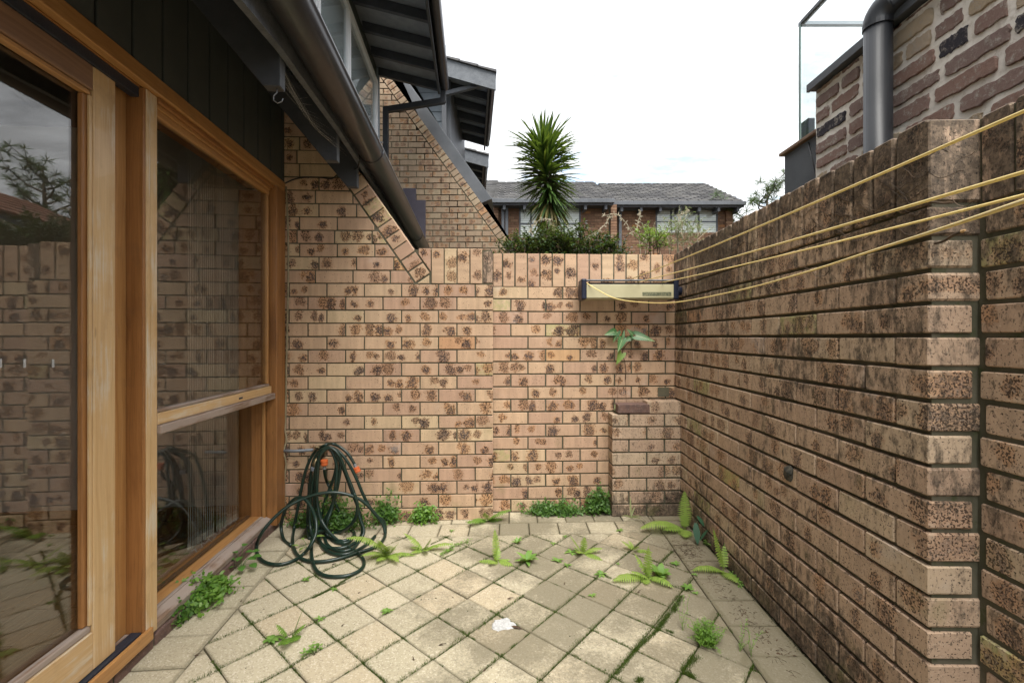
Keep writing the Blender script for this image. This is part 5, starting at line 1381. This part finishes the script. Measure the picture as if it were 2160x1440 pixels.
# the thick strip at the right
for (ax, ay, bx, by, wd, n) in ((1438,1258,1418,1292,.012,1600),(1412,1295,1386,1330,.011,1500),(1386,1330,1342,1372,.007,900),(1342,1372,1300,1425,.006,900),(1470,1385,1442,1415,.014,1300),(1446,1418,1465,1430,.010,500),(1352,1432,1345,1440,.01,500),(1265,1210,1290,1222,.008,500),(1405,1330,1420,1336,.004,200),(705,1240,660,1262,.005,700),(760,1205,700,1242,.006,700)):
    A, B = G(ax, ay), G(bx, by)
    for k in range(n): t = rg.random(); p = A.lerp(B, t); tuft(p.x+rg.gauss(0,wd*.6), p.y+rg.gauss(0,wd*.5), rg.uniform(.004,.013), .0016)
mo = mb.build('moss', 'moss_green', None); setp(mo, 'soft dark green moss filling the joints between the pavers', 'moss', kind='stuff')
# leaf litter along the right wall, one drift
mb = MB(); rg = random.Random(9)
for i in range(800):
    if i % 3: x, y = rg.gauss(1455, 25), rg.gauss(1152, 18)
    else: k = rg.random(); x, y = 1450+230*k+rg.gauss(-8,12), 1150+230*k*1.15+rg.gauss(0,12)
    q = G(x, max(1090, y)); 
    if q.x > 1.07: continue
    a = rg.uniform(0,6.3)
    if i % 5 < 3:
        L = rg.uniform(.008,.03); d = Vector((math.cos(a), math.sin(a), rg.uniform(-.05,.2))); tube(mb, [q+Vector((0,0,.004)), q+d*L*.5+Vector((0,0,.006)), q+d*L+Vector((rg.gauss(0,.004),0,.004))], .0007, 3, cap=False)
    else: blade(mb, q+Vector((0,0,.003)), Vector((math.cos(a), math.sin(a), .15)), Vector((-math.sin(a), math.cos(a), .2)), rg.uniform(.006,.016), .006, .5, 2)
setp(mb.build('leaf_litter', 'dead_leaf', None), 'drift of dead leaves and twigs along the foot of the right wall', 'leaf litter', kind='stuff')
mb = MB()
for (x, y, L, a) in ((660,1382,.02,1),(508,1268,.015,2),(407,1383,.03,.3),(1070,1262,.03,.1),(873,1392,.02,2),(1190,1232,.02,1.2),(925,1360,.03,.2),(1020,1415,.02,1),(1345,1250,.03,.8),(1460,1420,.02,1.7),(755,1250,.012,0),(700,1190,.02,.4),(720,1320,.015,1)):
    q = G(x, y, .003); d = Vector((math.cos(a), math.sin(a), .1)); tube(mb, [q, q+d*L*.5+Vector((0,.003,.003)), q+d*L], .0011, 4)
    blade(mb, q, d, Vector((-d.y, d.x, .1)), L*.7, .008, .4, 3)
setp(mb.build('fallen_twigs', 'twig', None), 'scattered bits of dead twig and leaf on the paving', 'leaf litter', kind='stuff')
# dirt and crumbs gathered at the foot of the walls
mb = MB(); rg = random.Random(77)
def crumb(x, y):
    s_ = rg.uniform(.0015,.005); a = rg.uniform(0,6.3); z = 0.001
    mb.add([(x+s_*math.cos(a+k*2.1), y+s_*math.sin(a+k*2.1), z) for k in range(3)]+[(x, y, z+s_*rg.uniform(.5,1.1))], [(0,1,3),(1,2,3),(2,0,3)], None, rg.random())
for i in range(2600):
    k = rg.random()
    if i % 3 == 0: p = bw.matrix_basis @ Vector((XL+.1+k*(XS-XL-.1), -abs(rg.gauss(0,.010)), 0))
    elif i % 3 == 1: p = bw.matrix_basis @ Vector((XS+k*(.67-XS), REC-abs(rg.gauss(0,.012)), 0))
    else: p = rw.matrix_basis @ Vector((k*LR, -abs(rg.gauss(0,.016)), 0))
    if mnoise.noise(Vector((p.x*7, p.y*7, 3))) > -.25: crumb(p.x, p.y)
for i in range(500):
    p = Vector((rg.uniform(-1.1,.9), rg.uniform(1.4,2.85), 0)); 
    if mnoise.noise(Vector((p.x*4, p.y*4, 8))) > .1: crumb(p.x, p.y)
setp(mb.build('dirt', 'soil', None), 'crumbs of dark soil gathered along the foot of the walls', 'dirt', kind='stuff')
# white splash of paint/mortar on a paver
mb = MB(); c = G(1060, 1318); P = []
for i in range(26):
    a = 2*PI*i/26; r_ = .045*(1+.45*mnoise.noise(Vector((math.cos(a)*1.4, math.sin(a)*1.4, 4)))+.18*mnoise.noise(Vector((math.cos(a)*5, math.sin(a)*5, 1))))
    P.append(Vector((c.x+math.cos(a)*r_*1.0, c.y+math.sin(a)*r_*.95, .0)))
n = len(P); mb.add([p+Vector((0,0,.001)) for p in P]+[p.lerp(c, .12)+Vector((0,0,.0062)) for p in P]+[c+Vector((0,0,.0068))], [(i,(i+1)%n,n+(i+1)%n,n+i) for i in range(n)]+[(n+i,n+(i+1)%n,2*n) for i in range(n)])
setp(mb.build('mortar_splash', 'white_mark', None), 'white splash of dried plaster stuck on a paver at lower centre', 'splash')
q = G(1078, 1320, .006); mb = MB(); blade(mb, q, Vector((1,-.3,.12)), Vector((.3,1,.2)), .05, .012, .4, 4); setp(mb.build('dead_leaf', 'dead_leaf', None), 'curled dead leaf lying on the white splash', 'leaf')
# dark stone caught in the right wall
def Rp(px, py, off=0):
    x, z = onplane(px, py, OR_, RA); return rw.matrix_basis @ Vector((x, -off, z))
q = Rp(1666, 997, .004); mb = MB(); lathe(mb, [(.0,-.03),(.018,-.024),(.026,-.008),(.027,.010),(.018,.026),(0,.031)], 9, Matrix.Rotation(.3, 4, 'X'))
mb.v = [tuple(Vector((x*.6, y*1.0, z))*(1+.28*mnoise.noise(Vector((x*60, y*60, z*60))))) for x, y, z in mb.v]
o = mb.build('stone', 'stone_dark', None); o.location = q; setp(o, 'dark rough lump stuck on the face of the right-hand wall', 'stone')
# broken branches lying in the raked joint of the right wall
def branch(label, pts, r0, cut=True):
    mb = MB(); P = [Rp(x, y, o_) for x, y, o_ in pts]; tube(mb, catmull(P, 4), [r0*(1-.35*i/(4*(len(P)-1))) for i in range(4*(len(P)-1)+1)], 6); o = mb.build('broken_branch', 'twig', None)
    setp(o, label, 'branch')
    if cut: m = MB(); e = P[0]; d = (P[0]-P[1]).normalized(); tube(m, [e, e+d*.012], [r0*1.0, r0*.5], 6); m.build('torn_end', 'cut_wood', o)
branch('short broken branch wedged in the top joints of the right wall, lower of two', [(2056,488,.030),(2030,496,.022),(2000,508,.010),(1975,514,.004)], .0042)
branch('broken branch with pale torn end under the soldier bricks of the right wall', [(1975,425,.018),(2000,428,.016),(2022,427,.014)], .004)
branch('long thin dead vine stem crossing the upper joints of the right wall', [(2055,490,.012),(1990,492,.006),(1930,503,.004),(1880,520,.004),(1800,545,.004)], .0022, False)
rg = random.Random(2); mb = MB()
for i in range(46):
    x = rg.uniform(1480, 2050); y0 = 600-(x-1430)*.42+rg.uniform(-60, 70); P = [Rp(x, y0, .003)]
    a = rg.uniform(-.9,.9)
    for k in range(8): x += rg.uniform(4,14)*(1 if i%2 else -1); y0 += math.sin(a+k*.7)*rg.uniform(3,12); P.append(Rp(x, y0, .0035))
    P = [p for p in P]; tube(mb, P, rg.uniform(.0006,.0013), 3, cap=False)
setp(mb.build('dead_creeper', 'twig', None), 'net of dead creeper stems clinging to the top of the right wall', 'creeper', kind='stuff')
# syngonium vine on the back wall
def Rw(px, py, off):
    x, z = onplane(px, py, (0, 3.208), BE); return bw.matrix_basis @ Vector((x, REC-off-.0, z))
sy_ = thing('arrowhead_vine', 'green and white veined arrowhead vine climbing the back wall above the planter', 'vine', (0,0,0))
def arrow_leaf(bx, by, tx, ty, W_, ob, ot, name='leaf', mat='syngonium_leaf', roll=.0):
    """heart/arrow leaf from base pixel to tip pixel in 2160 px space"""
    b, t = Rw(bx, by, ob), Rw(tx, ty, ot); d = t-b; L = d.length; d.normalize(); nrm = Vector((.1+roll, -1, .35)).normalized(); s = d.cross(nrm).normalized(); nrm = s.cross(d).normalized()
    out = [(-.22,.30),(-.16,.44),(.0,.50),(.18,.46),(.40,.36),(.62,.24),(.82,.10),(1,0)]
    mb = MB(); vs = []; uv = []
    for k, sg in ((0,0),):
        pass
    cen = [(-.02,0)]+[(f, 0) for f in (0,.15,.3,.5,.7,.85,1)]
    for (f, w_) in out:
        for sg in (-1, 1):
            vs.append(b+d*L*f+s*sg*w_*W_+nrm*(.10*W_*w_*2-.12*L*f*f)); uv.append((f, sg*w_))
        vs.append(b+d*L*max(f, 0.0)+nrm*(-.12*L*f*f)); uv.append((max(f,0), 0))
    fs = []
    for i in range(len(out)-1):
        a, c = 3*i, 3*i+3
        fs += [(a, a+2, c+2, c), (a+2, a+1, c+1, c+2)]
    mb.add(vs, fs, uv); return mb.build(name, mat, sy_, smooth=True)
for a in ((1293,700,1271,706,.055,.05,.075),(1300,700,1292,742 if False else 722,.05,.04,.05),(1308,716,1298,742,.060,.07,.09),(1338,708,1374,718,.066,.06,.10),(1332,706,1320,693,.036,.05,.05),(1330,712,1306,722,.04,.045,.05),(1312,712,1317,694,.026,.04,.03)): arrow_leaf(*a)
m_ = arrow_leaf(1309, 745, 1296, 768, .056, .05, .075); m_.data.materials[0] = MATS['bright_leaf']; m_['label'] = 'yellowing lower leaf'
for pts, rr in ((((1320,800,.012),(1321,780,.012),(1318,762,.015),(1312,742,.03),(1318,728,.045),(1330,715,.05)), .0028), (((1320,800,.012),(1321,815,.008),(1322,845,.006),(1322,858,.02)), .0012), (((1294,858,.03),(1293,830,.01),(1297,800,.006),(1304,785,.006)), .001), (((1304,856,.02),(1304,820,.006),(1310,790,.006)), .0009), (((1356,840,.008),(1352,815,.006),(1344,787,.006)), .001), (((1346,821,.006),(1362,832,.006),(1376,838,.01)), .0008), (((1291,700,.03),(1300,712,.03),(1312,725,.04)), .0015)):
    mb = MB(); tube(mb, catmull([Rw(*p) for p in pts], 5), rr, 5); mb.build('stem', 'twig', sy_, smooth=True)
m_ = MB(); q = Rw(1293, 862, .07); blade(m_, q, Vector((0,-.1,1)), Vector((1,0,0)), .05, .008, .1, 4); m_.build('shoot', 'stripe_leaf', sy_)

# ---- yucca beyond the back wall
ty_ = 5.6; yb_ = P3(1152, 520, ty_)
yu = thing('yucca', 'tall spiky yucca with a shaggy crown rising behind the back wall', 'yucca', (yb_.x, ty_, 0))
zt_ = H+(HY-318)/F*ty_; zl_ = H+(HY-455)/F*ty_
mb = MB(); tube(mb, [(0,0,-.1),(.01,0,1.2),(-.02,.02,2.2),(.03,0,3.0),(.02,0,zt_)], [.07,.06,.055,.045,.03], 10); mb.build('trunk', 'bark', yu, smooth=True)
rg = random.Random(6); big = MB(); dry = MB(); nl = 0
for i in range(760):
    k = rg.random(); z = zl_+.02+(zt_-zl_)*k**.8; a = rg.uniform(0, 6.283)
    el = -1.0+2.25*k**1.1+rg.gauss(0,.17)          # hanging at the bottom, upright on top
    if k > .86: el = rg.uniform(-.1, 1.45)
    ch_, sh_ = math.cos(el), math.sin(el); d = Vector((math.cos(a)*ch_, math.sin(a)*ch_, sh_)); sd_ = Vector((-math.sin(a), math.cos(a), rg.uniform(-.3,.3))).normalized()
    L = (.40+.10*k)*rg.uniform(.75,1.12)
    isdry = k < .16 and rg.random() < .65
    off = Vector((.05*math.sin(z*3), 0, z))
    if nl < 280 and not isdry and d.y < .25:
        m = MB(); blade(m, off, d, sd_, L, .030, .35, 5, .3, r=rg.random()*.84); m.build('leaf', 'yucca_green', yu); nl += 1
    else: blade(dry if isdry else big, off, d, sd_, L, .030, .35+(.5 if isdry else 0), 5, .3, r=rg.random())
setp(big.build('leaf_crown', 'yucca_green', yu), kind='stuff'); setp(dry.build('dry_skirt', 'yucca_dry', yu), kind='stuff')
# ---- bushes along the back wall, on the far side
def bush(name, label, blobs, n, mat, ls=.045, lw=.45, stems=12, seed=1, twig='twig', base=(0,0,0), cat='bush', upb=.3):
    """blobs: (x, y, z, rx, ry, rz) in metres from base; leaves gather in twigs on the blobs' skins"""
    rg = random.Random(seed); o = thing(name, label, cat, base); mb = MB(); tw = MB()
    for i in range(n//9):
        b = rg.choices(blobs, [q[3]*q[5] for q in blobs])[0]
        v = Vector((rg.gauss(0,1), rg.gauss(0,1), rg.gauss(.2,1))).normalized()*rg.uniform(.55,1.08)
        c = Vector((b[0]+v.x*b[3], b[1]+v.y*b[4], b[2]+v.z*b[5])); dr = Vector((v.x*.6, v.y*.6, v.z*.6+upb+.2)).normalized()
        dr += Vector((rg.gauss(0,.4), rg.gauss(0,.4), rg.gauss(0,.3))); dr.normalize(); L = ls*rg.uniform(2,3.4)
        e = c+dr*L; tube(tw, [c-dr*L*.5, e], .0016, 3, cap=False)
        for k in range(9):
            p = c.lerp(e, k/8); a = rg.uniform(0,6.3); d = Vector((math.cos(a), math.sin(a), rg.uniform(-.3,.9)))
            blade(mb, p, d, Vector((-math.sin(a), math.cos(a), rg.uniform(-.5,.5))).normalized(), ls*rg.uniform(.6,1.15), ls*lw, .4, 3, .3, r=rg.random())
    for i in range(stems):
        b = rg.choice(blobs); x = b[0]*.6; tube(tw, [(x,b[1],0),(x+rg.gauss(0,.1),b[1],b[2]*.5),(b[0]+rg.gauss(0,b[3]*.5),b[1]+rg.gauss(0,b[4]*.5),b[2]+b[5]*.3)], [.012,.008,.003], 5)
    tw.build('stems', twig, o); f = mb.build('foliage', mat, o); return o
t0 = 4.2; B0 = P3(1190, 520, t0); zc = B0.z
bush('bush', 'wide dark glossy-leaved bush just over the back wall, under the yucca', [(-.38,0,zc-.07,.20,.25,.11),(-.15,.1,zc-.02,.25,.28,.15),(.12,0,zc-.03,.25,.25,.14),(.38,.05,zc-.08,.18,.22,.12),(0,.1,zc-.25,.6,.3,.25)], 13000, 'hedge_green', .036, .5, 14, 3, base=(B0.x, t0, 0))
B1 = P3(1085, 528, 3.9)
bush('bush', 'few thin twiggy shoots of bush above the wall at the foot of the far gable', [(0,0,B1.z,.10,.08,.04),(-.08,0,B1.z+.0,.08,.08,.04)], 130, 'hedge_green', .026, .45, 3, 5, base=(B1.x, 3.9, 0))
B2 = P3(1430, 500, 4.0); z2 = B2.z
bush('silver_shrub', 'spindly grey-leaved shrub reaching over the wall at the corner', [(.10,0,z2+.02,.14,.15,.08),(-.02,.05,z2-.02,.14,.15,.09),(.02,.05,z2+.12,.07,.07,.10),(-.28,0,z2-.03,.12,.1,.05)], 900, 'silver_leaf', .038, .22, 10, 7, 'pale_twig', base=(B2.x, 4.0, 0), cat='shrub')
B3 = P3(1378, 512, 3.75)
bush('leafy_plant', 'bright yellow-green leafy plant at the left foot of the grey shrub', [(0,0,B3.z-.01,.10,.08,.055)], 420, 'bright_leaf', .04, .3, 6, 8, base=(B3.x, 3.75, 0), cat='plant')
tw = MB(); rg = random.Random(3)
for (a, b, c, d) in (((1275,455),(1300,452),(1320,470),(1335,495)),((1345,495),(1345,470),(1350,455),(1352,445)),((1240,500),(1270,480),(1285,460),(1290,458)),((1440,470),(1432,455),(1445,450),(1450,440)),((1120,490),(1128,470),(1150,462),(1160,465))):
    P = catmull([P3(*q, 4.0) for q in (a, b, c, d)], 5); tube(tw, P, .0022, 4)
    for p in P[::2]:
        for _ in range(3): an = rg.uniform(0,6.3); blade(tw, p, Vector((math.cos(an), 0, math.sin(an))), Vector((0,1,0)).cross(Vector((math.cos(an),0,math.sin(an)))), .03, .008, .3, 2)
setp(tw.build('dry_shoots', 'pale_twig', None), 'long pale arching shoots standing up out of the bushes', 'shoots', kind='stuff')
# brick pillar beyond the corner
pc = thing('brick_pillar', 'weathered brick pillar with a pale flat cap beyond the corner of the two walls', 'pillar', P3(1530, 560, 4.3)-Vector((0,0,P3(1530,560,4.3).z)))
for k in range(18, 24):
    z0 = k*.086; put_brick(pc, rect(-.115, .115, z0+.004, z0+.08), 'brick_brown', depth=.22, cor=.004)
MB().box(-.105,.105,.01,.20,-.1,24*.086).build('mortar', 'mortar_green', pc)
MB().box(-.09,.09,-.004,.22,24*.086+.002,24*.086+.035).build('cap', 'terracotta_pale', pc, .004)
# ---- needle-tufted tree beyond the right-hand wall
c = Lw(9.3, 14.2); tr = thing('needle_tree', 'sparse tree with spiky needle tufts showing over the right-hand wall', 'tree', (c.x, c.y, 0))
rg = random.Random(12); br = MB(); nd = MB()
tube(br, [(0,0,-.1),(.05,0,2.2),(.0,.05,3.8),(.1,0,5.0),(.15,0,6.0)], [.12,.10,.08,.05,.02], 8)
def tuftn(p, n=46, L=.30):
    for i in range(n):
        v = Vector((rg.gauss(0,1), rg.gauss(0,1), rg.gauss(.35,1))).normalized(); s = v.orthogonal().normalized(); blade(nd, p, v, s, L*rg.uniform(.6,1.1), .028, .15, 2, r=rg.random())
for i in range(17):
    a = i*2.4; z = 3.4+i*.14; L = rg.uniform(.7,1.7); d = Vector((math.cos(a), math.sin(a), rg.uniform(.1,.8))); P = [Vector((.05,0,z))]
    for k in range(5): P.append(P[-1]+d.normalized()*L/5); d += Vector((rg.gauss(0,.25), rg.gauss(0,.25), .12))
    tube(br, P, [.035,.028,.022,.018,.012,.008], 5)
    for k in (3, 4, 5):
        tuftn(P[k])
        if rg.random() < .6:
            e = P[k]+Vector((rg.gauss(0,.3), rg.gauss(0,.3), rg.uniform(0,.4))); tube(br, [P[k], e], .007, 4); tuftn(e, 36)
tuftn(Vector((.15,0,6.0)))
br.build('trunk', 'bark', tr); nd.build('crown', 'tree_green', tr)
B4 = Lw(3.0, 6.6); bush('bush', 'loose green bush beyond the right-hand wall, seen mirrored in the door glass', [(0,0,1.7,.5,.6,.35),(.2,.8,1.8,.5,.6,.35)], 1500, 'tree_green', .07, .25, 8, 9, base=(B4.x, B4.y, 0))
# cobweb under the rafter
mb = MB(); A = Lw(-.73, 1.87, 2.15)
for k in range(14):
    e = Lw(-.71, 2.1+.05*k, 2.22+random.uniform(-.02,.03)); tube(mb, [A+Vector((0,0,random.uniform(0,.1))), A.lerp(e,.5)-Vector((0,0,.02)), e], .00018, 3, cap=False)
o = mb.build('cobweb', 'cord_white', None); setp(o, 'fine cobweb threads strung between the rafter ends under the gutter', 'cobweb', kind='stuff')
